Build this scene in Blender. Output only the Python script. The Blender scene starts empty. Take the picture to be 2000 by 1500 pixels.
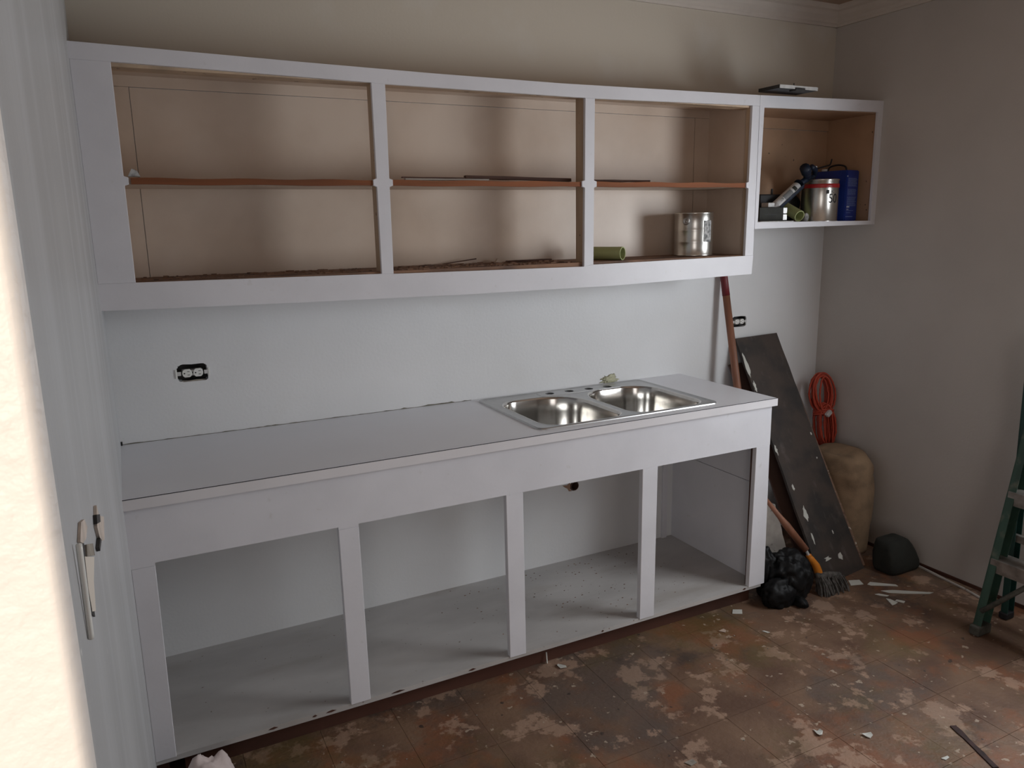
import bpy, bmesh, math, random
from mathutils import Vector, Matrix, noise, Euler
C = bpy.data.collections.new('kitchen'); bpy.context.scene.collection.children.link(C)
S = bpy.context.scene
R = math.radians
random.seed(7)

# ---------------------------------------------------------------- camera, light, exposure
cam = bpy.data.objects.new('camera', bpy.data.cameras.new('camera')); C.objects.link(cam)
cam.location = (0.0663, -2.9389, 1.6663); cam.rotation_euler = (R(78.2713), R(1.0818), R(-26.7953))
cam.data.sensor_width = 36; cam.data.lens = 1501.9 * 36 / 2000; cam.data.clip_start = 0.02
S.camera = cam
S.view_settings.view_transform = 'Standard'; S.view_settings.look = 'None'
S.view_settings.gamma = 1; S.view_settings.use_curve_mapping = False; S.view_settings.exposure = 0.17
W = bpy.data.worlds.new('sky'); S.world = W; W.use_nodes = True
W.node_tree.nodes['Background'].inputs[0].default_value = (0.75, 0.86, 1.0, 1)
W.node_tree.nodes['Background'].inputs[1].default_value = 0.6
sun = bpy.data.objects.new('sun', bpy.data.lights.new('sun', 'SUN')); C.objects.link(sun)
sun.data.energy = 2.75; sun.data.angle = R(0.25); sun.data.color = (1.0, 0.89, 0.76)
sun.rotation_euler = Vector((0.0, 1.0, -0.18)).to_track_quat('-Z', 'Y').to_euler()
def area(name, loc, direction, sx, sy, power, color):
    a = bpy.data.objects.new(name, bpy.data.lights.new(name, 'AREA')); C.objects.link(a)
    a.data.shape = 'RECTANGLE'; a.data.size = sx; a.data.size_y = sy; a.data.energy = power; a.data.color = color
    a.location = loc; a.rotation_euler = Vector(direction).to_track_quat('-Z', 'Y').to_euler()
    return a
area('window_daylight', (3.44, -1.86, 1.42), (-1, 0, -0.25), 1.15, 1.0, 41, (0.92, 0.96, 1.0))
area('doorway_fill', (-0.75, -5.05, 1.2), (0.0, 1, 0), 1.4, 2.2, 16, (1.0, 0.90, 0.82))  # fill lamp added in the unseen front opening

# ---------------------------------------------------------------- helpers
def nn(nt, t, **k):
    n = nt.nodes.new(t)
    for a, b in k.items(): setattr(n, a, b)
    return n
def mat(name, col, rough=0.6, metal=0.0, var=0.08, scale=6, bump=0.0, bscale=60, col2=None, spec=0.5, stretch=(1, 1, 1), ramp=(0.4, 0.65), coat=0):
    m = bpy.data.materials.new(name); m.use_nodes = True; nt = m.node_tree; b = nt.nodes['Principled BSDF']
    b.inputs['Roughness'].default_value = rough; b.inputs['Metallic'].default_value = metal
    b.inputs['Specular IOR Level'].default_value = spec; b.inputs['Coat Weight'].default_value = coat
    g = nn(nt, 'ShaderNodeNewGeometry'); mp = nn(nt, 'ShaderNodeMapping'); mp.inputs['Scale'].default_value = stretch
    nt.links.new(g.outputs['Position'], mp.inputs['Vector'])
    n = nn(nt, 'ShaderNodeTexNoise'); n.inputs['Scale'].default_value = scale; n.inputs['Detail'].default_value = 6
    nt.links.new(mp.outputs[0], n.inputs['Vector'])
    r = nn(nt, 'ShaderNodeValToRGB'); c2 = col2 or tuple(c * (1 - var * 2) for c in col)
    r.color_ramp.elements[0].position = ramp[0]; r.color_ramp.elements[1].position = ramp[1]
    r.color_ramp.elements[0].color = (*col, 1); r.color_ramp.elements[1].color = (*c2, 1)
    nt.links.new(n.outputs['Fac'], r.inputs[0]); nt.links.new(r.outputs[0], b.inputs['Base Color'])
    if bump:
        n2 = nn(nt, 'ShaderNodeTexNoise'); n2.inputs['Scale'].default_value = bscale; n2.inputs['Detail'].default_value = 3
        nt.links.new(mp.outputs[0], n2.inputs['Vector'])
        bp_ = nn(nt, 'ShaderNodeBump'); bp_.inputs['Strength'].default_value = bump; bp_.inputs['Distance'].default_value = 0.004
        nt.links.new(n2.outputs['Fac'], bp_.inputs['Height']); nt.links.new(bp_.outputs[0], b.inputs['Normal'])
    m['out'] = r.name
    return m
def overlay(m, col, scale, lo, hi, stretch=(1, 1, 1), amount=1.0, detail=5, zr=None, ax=2):
    """a second coat of colour in noise patches; zr=(z0,z1) fades it in along an axis"""
    nt = m.node_tree; b = nt.nodes['Principled BSDF']; src = b.inputs['Base Color'].links[0].from_socket
    g = nn(nt, 'ShaderNodeNewGeometry'); mp = nn(nt, 'ShaderNodeMapping'); mp.inputs['Scale'].default_value = stretch
    mp.inputs['Location'].default_value = (random.random() * 9, random.random() * 9, random.random() * 9)
    nt.links.new(g.outputs['Position'], mp.inputs['Vector'])
    n = nn(nt, 'ShaderNodeTexNoise'); n.inputs['Scale'].default_value = scale; n.inputs['Detail'].default_value = detail; n.inputs['Roughness'].default_value = 0.66 if detail > 6 else 0.5
    nt.links.new(mp.outputs[0], n.inputs['Vector'])
    mr = nn(nt, 'ShaderNodeMapRange'); mr.inputs[1].default_value = lo; mr.inputs[2].default_value = hi; mr.inputs[4].default_value = amount
    nt.links.new(n.outputs['Fac'], mr.inputs[0]); fac = mr.outputs[0]
    if zr:
        sp = nn(nt, 'ShaderNodeSeparateXYZ'); nt.links.new(g.outputs['Position'], sp.inputs[0])
        m2 = nn(nt, 'ShaderNodeMapRange'); m2.inputs[1].default_value = zr[0]; m2.inputs[2].default_value = zr[1]
        nt.links.new(sp.outputs[ax], m2.inputs[0])
        mu = nn(nt, 'ShaderNodeMath', operation='MULTIPLY'); nt.links.new(fac, mu.inputs[0]); nt.links.new(m2.outputs[0], mu.inputs[1]); fac = mu.outputs[0]
    mx = nn(nt, 'ShaderNodeMix', data_type='RGBA'); nt.links.new(fac, mx.inputs['Factor']); nt.links.new(src, mx.inputs[6])
    mx.inputs[7].default_value = (*col, 1); nt.links.new(mx.outputs[2], b.inputs['Base Color'])
    return m
def wloc(p):
    v = Vector((0, 0, 0))
    while p: v += p.location; p = p.parent
    return v
def obj(name, bm, m, parent=None, loc=None, smooth=False):
    """bm holds world coordinates; the object's origin is put at its parent's origin or at loc"""
    me = bpy.data.meshes.new(name)
    if isinstance(bm, bmesh.types.BMesh):
        bmesh.ops.recalc_face_normals(bm, faces=bm.faces); bm.to_mesh(me); bm.free()
    else: me = bm
    o = bpy.data.objects.new(name, me); C.objects.link(o)
    off = wloc(parent) if parent else Vector(loc or (0, 0, 0))
    if off.length: me.transform(Matrix.Translation(-off))
    if parent: o.parent = parent
    else: o.location = off
    if m: me.materials.append(m)
    if smooth: me.shade_smooth()
    return o
def tag(o, label, cat, group=None):
    o['label'] = label; o['category'] = cat
    if group: o['group'] = group
    return o
def thing(name, label, cat, loc, group=None):
    o = bpy.data.objects.new(name, None); C.objects.link(o); o.location = loc; o.empty_display_size = 0.05
    return tag(o, label, cat, group)
def struct(name, bm, m, **k):
    o = obj(name, bm, m, **k); o['kind'] = 'structure'; return o
def box(x0, x1, y0, y1, z0, z1, bm=None, bev=0.0, rot=None):
    bm2 = bmesh.new()
    vs = [bm2.verts.new((x, y, z)) for x in (x0, x1) for y in (y0, y1) for z in (z0, z1)]
    for f in ((0, 1, 3, 2), (4, 6, 7, 5), (0, 4, 5, 1), (2, 3, 7, 6), (0, 2, 6, 4), (1, 5, 7, 3)): bm2.faces.new([vs[i] for i in f])
    if bev: bmesh.ops.bevel(bm2, geom=bm2.edges[:], offset=bev, segments=2, affect='EDGES', profile=0.5)
    if rot is not None: bmesh.ops.transform(bm2, matrix=rot, verts=bm2.verts)
    if bm is None: return bm2
    return join(bm, bm2)
def join(bm, b2):
    me = bpy.data.meshes.new('t'); b2.to_mesh(me); b2.free(); bm.from_mesh(me); bpy.data.meshes.remove(me); return bm
def prism(pts, axis, a, b, bev=0.0):
    """polygon pts in the plane perpendicular to axis, extruded from a to b"""
    bm = bmesh.new()
    def p3(p, t): return (t, p[0], p[1]) if axis == 'x' else ((p[0], t, p[1]) if axis == 'y' else (p[0], p[1], t))
    A = [bm.verts.new(p3(p, a)) for p in pts]; B = [bm.verts.new(p3(p, b)) for p in pts]
    bm.faces.new(A); bm.faces.new(B[::-1]); n = len(pts)
    for i in range(n): bm.faces.new((A[i], B[i], B[(i + 1) % n], A[(i + 1) % n]))
    bmesh.ops.recalc_face_normals(bm, faces=bm.faces)
    if bev: bmesh.ops.bevel(bm, geom=bm.edges[:], offset=bev, segments=1, affect='EDGES')
    return bm
def loft(loops, cap0=True, cap1=True, closed=True, bm=None):
    bm = bm or bmesh.new(); L = [[bm.verts.new(p) for p in l] for l in loops]; n = len(L[0])
    for a, b in zip(L, L[1:]):
        for i in range(n if closed else n - 1): bm.faces.new((a[i], a[(i + 1) % n], b[(i + 1) % n], b[i]))
    if cap0: bm.faces.new(L[0][::-1])
    if cap1: bm.faces.new(L[-1])
    return bm
def lathe(prof, c, seg=40, axis=None, cap0=True, cap1=True):
    """prof: (radius, height) list about +Z at c, or about the direction axis"""
    q = Vector(axis).to_track_quat('Z', 'Y') if axis else None; loops = []
    for r, h in prof:
        l = []
        for i in range(seg):
            v = Vector((r * math.cos(2 * math.pi * i / seg), r * math.sin(2 * math.pi * i / seg), h))
            if q: v = q @ v
            l.append(v + Vector(c))
        loops.append(l)
    return loft(loops, cap0, cap1)
def tube(path, rad, seg=8, bm=None, closed=False, cap=True):
    P = [Vector(p) for p in path]; n = len(P); loops = []; up = Vector((0.13, 0.2, 1)).normalized(); prev = None
    for i, p in enumerate(P):
        t = (P[(i + 1) % n] - P[i - 1]) if closed else (P[min(i + 1, n - 1)] - P[max(i - 1, 0)])
        t.normalize()
        a = t.orthogonal() if prev is None else prev - t * prev.dot(t)
        a.normalize(); prev = a; b = t.cross(a); r = rad[i] if isinstance(rad, (list, tuple)) else rad
        loops.append([p + (a * math.cos(2 * math.pi * k / seg) + b * math.sin(2 * math.pi * k / seg)) * r for k in range(seg)])
    if closed: loops.append(loops[0]); cap = False
    return loft(loops, cap, cap, bm=bm)
def smooth_path(pts, n=8):
    P = [Vector(p) for p in pts]; out = []
    for i in range(len(P) - 1):
        p0, p1, p2, p3 = P[max(i - 1, 0)], P[i], P[i + 1], P[min(i + 2, len(P) - 1)]
        for k in range(n):
            t = k / n
            out.append(0.5 * ((2 * p1) + (p2 - p0) * t + (2 * p0 - 5 * p1 + 4 * p2 - p3) * t * t + (3 * p1 - p0 - 3 * p2 + p3) * t ** 3))
    out.append(P[-1]); return out
def blob(c, s, amp, freq, sub=4, flat=None, seed=0, ridge=False, prof=None):
    bm = bmesh.new(); bmesh.ops.create_icosphere(bm, subdivisions=sub, radius=1)
    for v in bm.verts:
        d = v.co.normalized(); h = noise.fractal(d * freq + Vector((seed, seed * 1.7, 3)), 1.0, 2.0, 4)
        if ridge: h = (0.35 - abs(h)) * 1.6
        k = 1 + amp * h
        p = Vector((d.x * s[0] * k, d.y * s[1] * k, d.z * s[2] * k))
        if prof: w = prof(d.z); p.x *= w; p.y *= w
        v.co = p + Vector(c)
        if flat is not None and v.co.z < flat: v.co.z = flat + 0.0005 * random.random()
    return bm
def cut(o, cutters):
    for c in cutters:
        md = o.modifiers.new('cut', 'BOOLEAN'); md.object = c; md.operation = 'DIFFERENCE'; md.solver = 'EXACT'
    bpy.context.view_layer.update()
    me = bpy.data.meshes.new_from_object(o.evaluated_get(bpy.context.evaluated_depsgraph_get()))
    o.modifiers.clear(); o.data = me
    for c in cutters: bpy.data.objects.remove(c, do_unlink=True)
def text(name, s, size, m, parent, loc, xdir, ydir, wrap=None, sx=1.0):
    cu = bpy.data.curves.new('t', 'FONT'); cu.body = s; cu.size = size; cu.extrude = 0.0003; cu.align_x = 'LEFT'
    o = bpy.data.objects.new('t', cu); C.objects.link(o); bpy.context.view_layer.update()
    me = bpy.data.meshes.new_from_object(o.evaluated_get(bpy.context.evaluated_depsgraph_get())); bpy.data.objects.remove(o)
    X = Vector(xdir).normalized(); Y = Vector(ydir).normalized(); Z = X.cross(Y)
    for v in me.vertices:
        c = v.co.copy(); c.x *= sx
        if wrap:   # centre, radius, start angle: letters bent round a can
            ctr, r, a0 = wrap; a = a0 + c.x / r
            v.co = Vector((ctr[0] + (r + c.z) * math.cos(a), ctr[1] + (r + c.z) * math.sin(a), loc[2] + c.y))
        else: v.co = Vector(loc) + X * c.x + Y * c.y + Z * c.z
    me.materials.clear()
    return obj(name, me, m, parent)

# ---------------------------------------------------------------- materials
M = {}
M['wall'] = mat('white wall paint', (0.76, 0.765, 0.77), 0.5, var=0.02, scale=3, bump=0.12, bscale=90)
overlay(M['wall'], (0.60, 0.545, 0.46), 2, 0.0, 0.05, zr=(2.18, 2.19))
overlay(M['wall'], (0.70, 0.69, 0.66), 4, 0.55, 0.8, amount=0.4)
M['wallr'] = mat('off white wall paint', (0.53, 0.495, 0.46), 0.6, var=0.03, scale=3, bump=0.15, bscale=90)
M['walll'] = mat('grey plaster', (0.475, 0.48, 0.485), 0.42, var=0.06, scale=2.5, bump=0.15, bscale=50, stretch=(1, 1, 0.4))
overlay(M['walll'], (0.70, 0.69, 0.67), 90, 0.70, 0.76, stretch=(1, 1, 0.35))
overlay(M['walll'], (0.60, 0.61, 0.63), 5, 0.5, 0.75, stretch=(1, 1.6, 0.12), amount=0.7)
M['end'] = mat('cream orange peel paint', (0.84, 0.79, 0.745), 0.5, var=0.02, scale=6, bump=1.0, bscale=48)
M['ceil'] = mat('tan ceiling', (0.50, 0.37, 0.28), 0.8, var=0.12, scale=5)
M['crown'] = mat('crown paint', (0.62, 0.56, 0.50), 0.55, var=0.04)
M['white'] = mat('white cabinet paint', (0.74, 0.735, 0.77), 0.42, var=0.03, scale=5, bump=0.06, bscale=70)
overlay(M['white'], (0.55, 0.53, 0.50), 26, 0.68, 0.8, amount=0.5)
M['edge'] = mat('countertop edge', (0.76, 0.74, 0.755), 0.4, var=0.02)
M['lam'] = mat('white laminate', (0.79, 0.795, 0.83), 0.34, var=0.015, scale=3)
M['seam'] = mat('dark seam', (0.03, 0.03, 0.035), 0.7)
M['tan'] = mat('cream cabinet lining', (0.60, 0.47, 0.37), 0.38, var=0.06, scale=4, bump=0.05)
overlay(M['tan'], (0.70, 0.585, 0.49), 2.2, 0.4, 0.65, amount=0.8)
M['tan2'] = mat('tan stained lining', (0.44, 0.275, 0.17), 0.5, var=0.1, scale=4)
overlay(M['tan2'], (0.10, 0.07, 0.05), 40, 0.72, 0.76)
M['post'] = mat('worn tan timber', (0.56, 0.41, 0.28), 0.55, var=0.15, scale=9, stretch=(1, 1, 0.2))
overlay(M['post'], (0.08, 0.05, 0.04), 38, 0.66, 0.7)
M['shelf'] = mat('orange brown wood', (0.27, 0.085, 0.026), 0.75, var=0.22, scale=7, stretch=(0.15, 1, 2))
overlay(M['shelf'], (0.46, 0.33, 0.24), 14, 0.70, 0.76)
M['board'] = mat('dirty brown shelf board', (0.27, 0.15, 0.09), 0.8, col2=(0.12, 0.07, 0.05), scale=16, bump=0.5, bscale=60, stretch=(0.4, 1, 1))
M['bfloor'] = mat('dirty white shelf paint', (0.54, 0.52, 0.505), 0.45, var=0.1, scale=3, stretch=(0.7, 1.5, 1))
overlay(M['bfloor'], (0.30, 0.26, 0.22), 4, 0.55, 0.75, amount=0.45, stretch=(0.6, 1.8, 1))
overlay(M['bfloor'], (0.20, 0.15, 0.12), 60, 0.70, 0.74, amount=0.9)
M['toe'] = mat('dark brown toe kick', (0.085, 0.032, 0.02), 0.55, var=0.2, scale=8, stretch=(0.3, 1, 1))
M['steel'] = mat('brushed stainless steel', (0.58, 0.56, 0.53), 0.17, 1.0, var=0.05, scale=40, stretch=(0.15, 1, 1))
M['steel2'] = mat('dull steel deck', (0.50, 0.50, 0.50), 0.36, 1.0, var=0.04, scale=30)
M['tin'] = mat('shiny tin', (0.66, 0.64, 0.60), 0.27, 1.0, var=0.08, scale=9, bump=0.12, bscale=22)
M['black'] = mat('black', (0.012, 0.012, 0.014), 0.6)
M['darkbox'] = mat('dark metal box', (0.03, 0.027, 0.025), 0.6, var=0.3, scale=40)
M['plastic'] = mat('white outlet plastic', (0.80, 0.80, 0.76), 0.35, var=0.02)
M['strap'] = mat('galvanised strap', (0.66, 0.66, 0.65), 0.4, 0.3, var=0.1, scale=50)
M['torn'] = mat('torn drywall', (0.36, 0.32, 0.27), 0.9, var=0.2, scale=40)
M['pvc'] = mat('pale green pipe', (0.42, 0.47, 0.22), 0.4, var=0.06)
M['red'] = mat('red band', (0.38, 0.012, 0.015), 0.35)
M['blue'] = mat('blue printed tin', (0.010, 0.035, 0.25), 0.35, var=0.1)
M['bluetext'] = mat('pale blue print', (0.24, 0.33, 0.60), 0.5)
M['wtext'] = mat('white print', (0.6, 0.62, 0.66), 0.5)
M['label'] = mat('worn paper label', (0.50, 0.50, 0.49), 0.6, col2=(0.12, 0.12, 0.12), scale=60)
M['gun'] = mat('dark blue enamel', (0.005, 0.014, 0.036), 0.5)
M['tube'] = mat('white cartridge', (0.62, 0.63, 0.63), 0.4, var=0.02)
M['grey'] = mat('grey print', (0.22, 0.23, 0.24), 0.6)
M['card'] = mat('grey green carton', (0.035, 0.036, 0.030), 0.75, var=0.2, scale=30)
M['sack'] = mat('tan burlap', (0.28, 0.185, 0.11), 0.9, var=0.15, scale=14, bump=0.4, bscale=200)
M['cord'] = mat('orange cord', (0.46, 0.055, 0.025), 0.5)
M['ash'] = mat('weathered wood handle', (0.30, 0.125, 0.07), 0.55, var=0.2, scale=20, stretch=(1, 1, 0.1))
M['maroon'] = mat('dark red paint', (0.15, 0.014, 0.018), 0.5)
M['dark'] = mat('dark weathered board', (0.058, 0.042, 0.034), 0.75, col2=(0.028, 0.024, 0.022), scale=9, bump=0.3)
overlay(M['dark'], (0.12, 0.10, 0.09), 11, 0.60, 0.75, amount=0.6, stretch=(1.6, 1, 0.8))
overlay(M['dark'], (0.3, 0.28, 0.26), 45, 0.76, 0.79)
M['brown'] = mat('brown board', (0.115, 0.062, 0.045), 0.65, var=0.15, scale=6, stretch=(1, 1, 0.3))
M['plyedge'] = mat('chipped edge', (0.20, 0.12, 0.075), 0.8, col2=(0.10, 0.05, 0.035), scale=25)
overlay(M['plyedge'], (0.5, 0.45, 0.38), 55, 0.64, 0.68)
M['splat'] = mat('paint splattered board', (0.40, 0.36, 0.32), 0.7, var=0.1, scale=20)
overlay(M['splat'], (0.03, 0.03, 0.03), 28, 0.62, 0.68)
M['bag'] = mat('black plastic bag', (0.004, 0.004, 0.0045), 0.55, bump=0.5, bscale=25, spec=0.25)
M['cloth'] = mat('black cloth', (0.018, 0.019, 0.015), 0.85, var=0.2, scale=20)
M['orange'] = mat('orange plastic', (0.62, 0.20, 0.012), 0.45)
M['bristle'] = mat('dusty grey bristles', (0.12, 0.11, 0.10), 0.95, var=0.3, scale=60)
M['chip'] = mat('paint flake', (0.62, 0.62, 0.57), 0.7, var=0.05)
M['rag'] = mat('pinkish white rag', (0.66, 0.56, 0.54), 0.9, var=0.06, bump=0.3)
M['green'] = mat('green fibreglass', (0.042, 0.10, 0.072), 0.5, var=0.2, scale=10, stretch=(1, 1, 0.3))
overlay(M['green'], (0.16, 0.17, 0.13), 18, 0.58, 0.72, amount=0.7)
M['alu'] = mat('dirty aluminium', (0.36, 0.33, 0.30), 0.5, 0.6, var=0.2, scale=20)
M['greend'] = mat('dark green fibreglass', (0.012, 0.055, 0.045), 0.5)
M['rubber'] = mat('dusty rubber', (0.09, 0.09, 0.075), 0.8, var=0.2, scale=30)
M['plaster'] = mat('broken plaster', (0.66, 0.57, 0.50), 0.9, var=0.12, scale=30, bump=0.5)
M['beige'] = mat('beige strip', (0.80, 0.72, 0.62), 0.5, var=0.03)

def floor_mat():
    m = mat('stripped floor', (0.115, 0.060, 0.037), 0.6, col2=(0.20, 0.118, 0.072), scale=5, bump=0.6, bscale=60, ramp=(0.36, 0.64))
    overlay(m, (0.23, 0.083, 0.034), 2.6, 0.51, 0.59, detail=12, amount=0.7)          # orange adhesive
    overlay(m, (0.105, 0.078, 0.064), 1.8, 0.50, 0.60, detail=10, amount=0.75)         # grey film
    overlay(m, (0.40, 0.26, 0.18), 6.5, 0.565, 0.60, detail=14, amount=0.65)           # beige backing left on the slab
    overlay(m, (0.36, 0.24, 0.17), 3.0, 0.585, 0.61, detail=14, amount=0.6)
    overlay(m, (0.11, 0.080, 0.022), 1.7, 0.50, 0.62, detail=10, amount=0.6)
    overlay(m, (0.05, 0.038, 0.033), 2.6, 0.58, 0.66, detail=12, amount=0.7)           # dark grime
    overlay(m, (0.45, 0.36, 0.27), 32, 0.69, 0.71, detail=3, amount=0.7)               # flecks
    overlay(m, (0.03, 0.022, 0.018), 26, 0.70, 0.74, detail=3, amount=0.8)
    return m
M['floor'] = floor_mat()

# ---------------------------------------------------------------- room shell
XR = 3.386; ZC = 2.682; YL = -2.235; YF = -5.2; XL = -2.6
fl = struct('floor', box(XL, XR, YF, 0, -0.12, -0.004), M['toe'])
tile = 0.25; x0, y0 = 1.25 - 6 * 0.25, -0.915 + 3 * 0.25
gap = 0.0006
me_t = bpy.data.meshes.new('floor_tile')
bt = box(gap, tile - gap, -tile + gap, -gap, -0.004, 0.0); bt.to_mesh(me_t); bt.free(); me_t.materials.append(M['floor'])
for i in range(15):
    for j in range(10):
        X, Y = x0 + i * tile, y0 - j * tile
        if X > XR - 0.02: continue
        o = bpy.data.objects.new('floor_tile', me_t); C.objects.link(o); o.parent = fl
        o.location = (X, Y, random.uniform(-0.0009, 0.0)); 
        if X + tile > XR: o.scale.x = (XR - X) / tile
# edges of the slab beyond the tiled field
mg = box(XL, x0, YF, 0, -0.004, -0.0005); box(x0, XR, YF, y0 - 10 * tile, -0.004, -0.0005, mg); box(x0, XR, y0, 0, -0.004, -0.0005, mg)
obj('floor_margin', mg, M['floor'], fl)

wb = struct('wall_back', box(0.0, XR, 0, 0.15, 0, ZC), M['wall'])
def ragged(cx, cz, w, h, n, amp, seed):
    r = random.Random(seed); out = []
    for k in range(n):
        a = 2 * math.pi * k / n; c, s = math.cos(a), math.sin(a); e = 0.35
        out.append((cx + w / 2 * math.copysign(abs(c) ** e, c) * (1 + r.uniform(-amp, amp)), cz + h / 2 * math.copysign(abs(s) ** e, s) * (1 + r.uniform(-amp, amp))))
    return out
OUT1 = (0.2565, 1.167); OUT2 = (2.826, 1.164); PIPE = (1.852, 0.462)
cut(wb, [obj('c', prism(ragged(OUT1[0], OUT1[1], 0.100, 0.064, 28, 0.06, 3), 'y', -0.01, 0.055), None),
         obj('c', prism(ragged(OUT2[0], OUT2[1], 0.092, 0.054, 28, 0.02, 5), 'y', -0.01, 0.055), None),
         obj('c', lathe([(0.024, -0.02), (0.024, 0.10)], (PIPE[0], 0, PIPE[1]), 24, (0, 1, 0)), None)])
# right wall with its window opening (out of frame), left wall that ends at an outside corner
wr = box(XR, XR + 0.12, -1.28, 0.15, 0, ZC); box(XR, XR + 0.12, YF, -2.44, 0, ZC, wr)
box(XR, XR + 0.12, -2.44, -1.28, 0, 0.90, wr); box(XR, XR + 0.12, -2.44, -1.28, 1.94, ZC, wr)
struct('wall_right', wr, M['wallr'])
wf = box(XR + 0.02, XR + 0.10, -2.44, -2.40, 0.90, 1.94); box(XR + 0.02, XR + 0.10, -1.32, -1.28, 0.90, 1.94, wf)
box(XR + 0.02, XR + 0.10, -2.40, -1.32, 0.90, 0.93, wf); box(XR + 0.02, XR + 0.10, -2.40, -1.32, 1.91, 1.94, wf)
struct('window_1', wf, M['white'])
bm = bmesh.new()   # left wall, its end corner rounded over
prof = [(0.0, 0.15), (0.0, YL + 0.02)] + [(-0.02 + 0.02 * math.cos(a), YL + 0.02 - 0.02 * math.sin(a)) for a in [math.pi / 2 * k / 8 for k in range(1, 9)]] + [(-0.14, YL), (-0.14, 0.15)]
bm = prism(prof, 'z', 0, ZC)
wl = struct('wall_left', bm, M['walll'])
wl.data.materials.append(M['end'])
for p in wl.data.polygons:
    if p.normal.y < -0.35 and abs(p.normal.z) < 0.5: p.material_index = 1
struct('wall_side', box(XL, -0.14, YL, YL + 0.14, 0, ZC), M['end'])
struct('wall_far_left', box(XL - 0.12, XL, YF, YL + 0.14, 0, ZC), M['end'])
wfr = box(XL, -1.5, YF - 0.12, YF, 0, ZC); box(-0.009, XR, YF - 0.12, YF, 0, ZC, wfr); box(-1.5, -0.009, YF - 0.12, YF, 2.5, ZC, wfr)  # unseen wall; opening shaped so the sun reaches only the left wall's end
struct('wall_front', wfr, M['wallr'])
struct('ceiling', box(XL, XR, YF, 0.15, ZC, ZC + 0.1), M['ceil'])
cp = [(0.0, -0.088), (-0.012, -0.088), (-0.014, -0.078), (-0.020, -0.072), (-0.022, -0.060), (-0.036, -0.045), (-0.046, -0.028), (-0.058, -0.022), (-0.060, -0.010), (-0.064, 0.0), (0, 0)]
struct('trim_1', prism([(y, ZC + z) for y, z in cp], 'x', 0.0, XR), M['crown'])
struct('trim_2', prism([(XR + y, ZC + z) for y, z in cp], 'y', -3.2, 0.0), M['crown'])
struct('dark_gap_line', box(XR - 0.006, XR, -2.6, -0.0, 0, 0.016), M['toe'])   # dark strip standing in for the shadow gap where the baseboard is gone

# ---------------------------------------------------------------- base cabinet
YB = -0.62
bc = thing('base_cabinet', 'long white doorless base cabinet with four open bays below the countertop', 'cabinet', (1.22, -0.31, 0))
ZO = 0.73; ZB = 0.099; XE = 2.447
stB = [[(-0.0, ZB - 0.012), (0.060, ZB), (0.063, ZO), (0.0, ZO)], None]
opn = [(0.063, 0.597, 0.058, 0.600), (0.663, 1.194, 0.667, 1.197), (1.262, 1.784, 1.264, 1.781), (1.857, 2.368, 1.852, 2.361)]
xs_top = [0.0] + [v for o in opn for v in o[:2]] + [XE - 0.003]; xs_bot = [-0.0] + [v for o in opn for v in o[2:]] + [XE + 0.005]
for k in range(5):
    a, b, c, d = xs_top[2 * k], xs_top[2 * k + 1], xs_bot[2 * k], xs_bot[2 * k + 1]
    obj('stile', prism([(c, ZB - 0.004), (d, ZB - 0.004), (b, ZO - (0.010 if k < 2 else 0.0)), (a, ZO - (0.010 if k < 2 else 0.0))], 'y', YB, YB + 0.022, 0.0015), M['white'], bc)
tp = [(0.0, ZO - 0.009)] + [(xs_top[1], ZO - 0.009), (xs_top[1], ZO)] + [(xs_top[2], ZO), (xs_top[2], ZO - 0.009), (xs_top[3], ZO - 0.009), (xs_top[3], ZO)] + [(XE - 0.003, ZO), (XE - 0.003, 0.903), (0.0, 0.903)]
obj('top_rail', prism(tp, 'y', YB, YB + 0.022), M['white'], bc)
obj('cabinet_floor', prism([(0.0, 0.082), (0.55, 0.080), (1.2, 0.083), (XE - 0.012, 0.082), (XE - 0.012, 0.099), (0.0, 0.099)], 'y', YB + 0.004, -0.0), M['bfloor'], bc)
obj('end_panel', box(XE - 0.020, XE - 0.002, YB + 0.022, 0, 0.085, 0.542), M['white'], bc)
obj('end_panel', box(XE - 0.020, XE - 0.002, YB + 0.022, 0, 0.545, 0.903), M['white'], bc)
obj('toe_kick', box(0.08, XE - 0.03, -0.566, -0.55, 0, 0.085), M['toe'], bc)
obj('support_block', box(0.0, 0.035, -0.56, -0.5, 0, 0.082), M['toe'], bc)
obj('gap_strip', box(2.3665, 2.372, YB + 0.0205, YB + 0.03, ZB, ZO), M['toe'], bc)
obj('back_batten', box(2.36, 2.388, -0.012, 0, 0.099, 0.903), M['white'], bc)
# dust and crumbs lying in the cabinet and peeling paint at the front edge
bm = bmesh.new(); rr = random.Random(4)
for k in range(170):
    x, y = rr.gauss(1.75, 0.32), rr.uniform(-0.55, -0.03)
    if not 0.1 < x < 2.38: continue
    s = rr.uniform(0.001, 0.0035); box(x, x + s * rr.uniform(1, 2.5), y, y + s, 0.099, 0.099 + s * 0.4, bm)
o = obj('dirt_crumbs', bm, M['board'], bc); o['kind'] = 'stuff'
for x, w in ((0.33, 0.03), (0.47, 0.016), (0.515, 0.035), (0.74, 0.05), (1.03, 0.03), (1.60, 0.012), (2.33, 0.02)):
    obj('paint_chip_mark', prism([(x, 0.0905), (x + w * 0.5, 0.0885), (x + w, 0.0915), (x + w * 0.6, 0.0965), (x + w * 0.2, 0.094)], 'y', YB + 0.003, YB + 0.006), M['toe'], bc)

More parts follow.
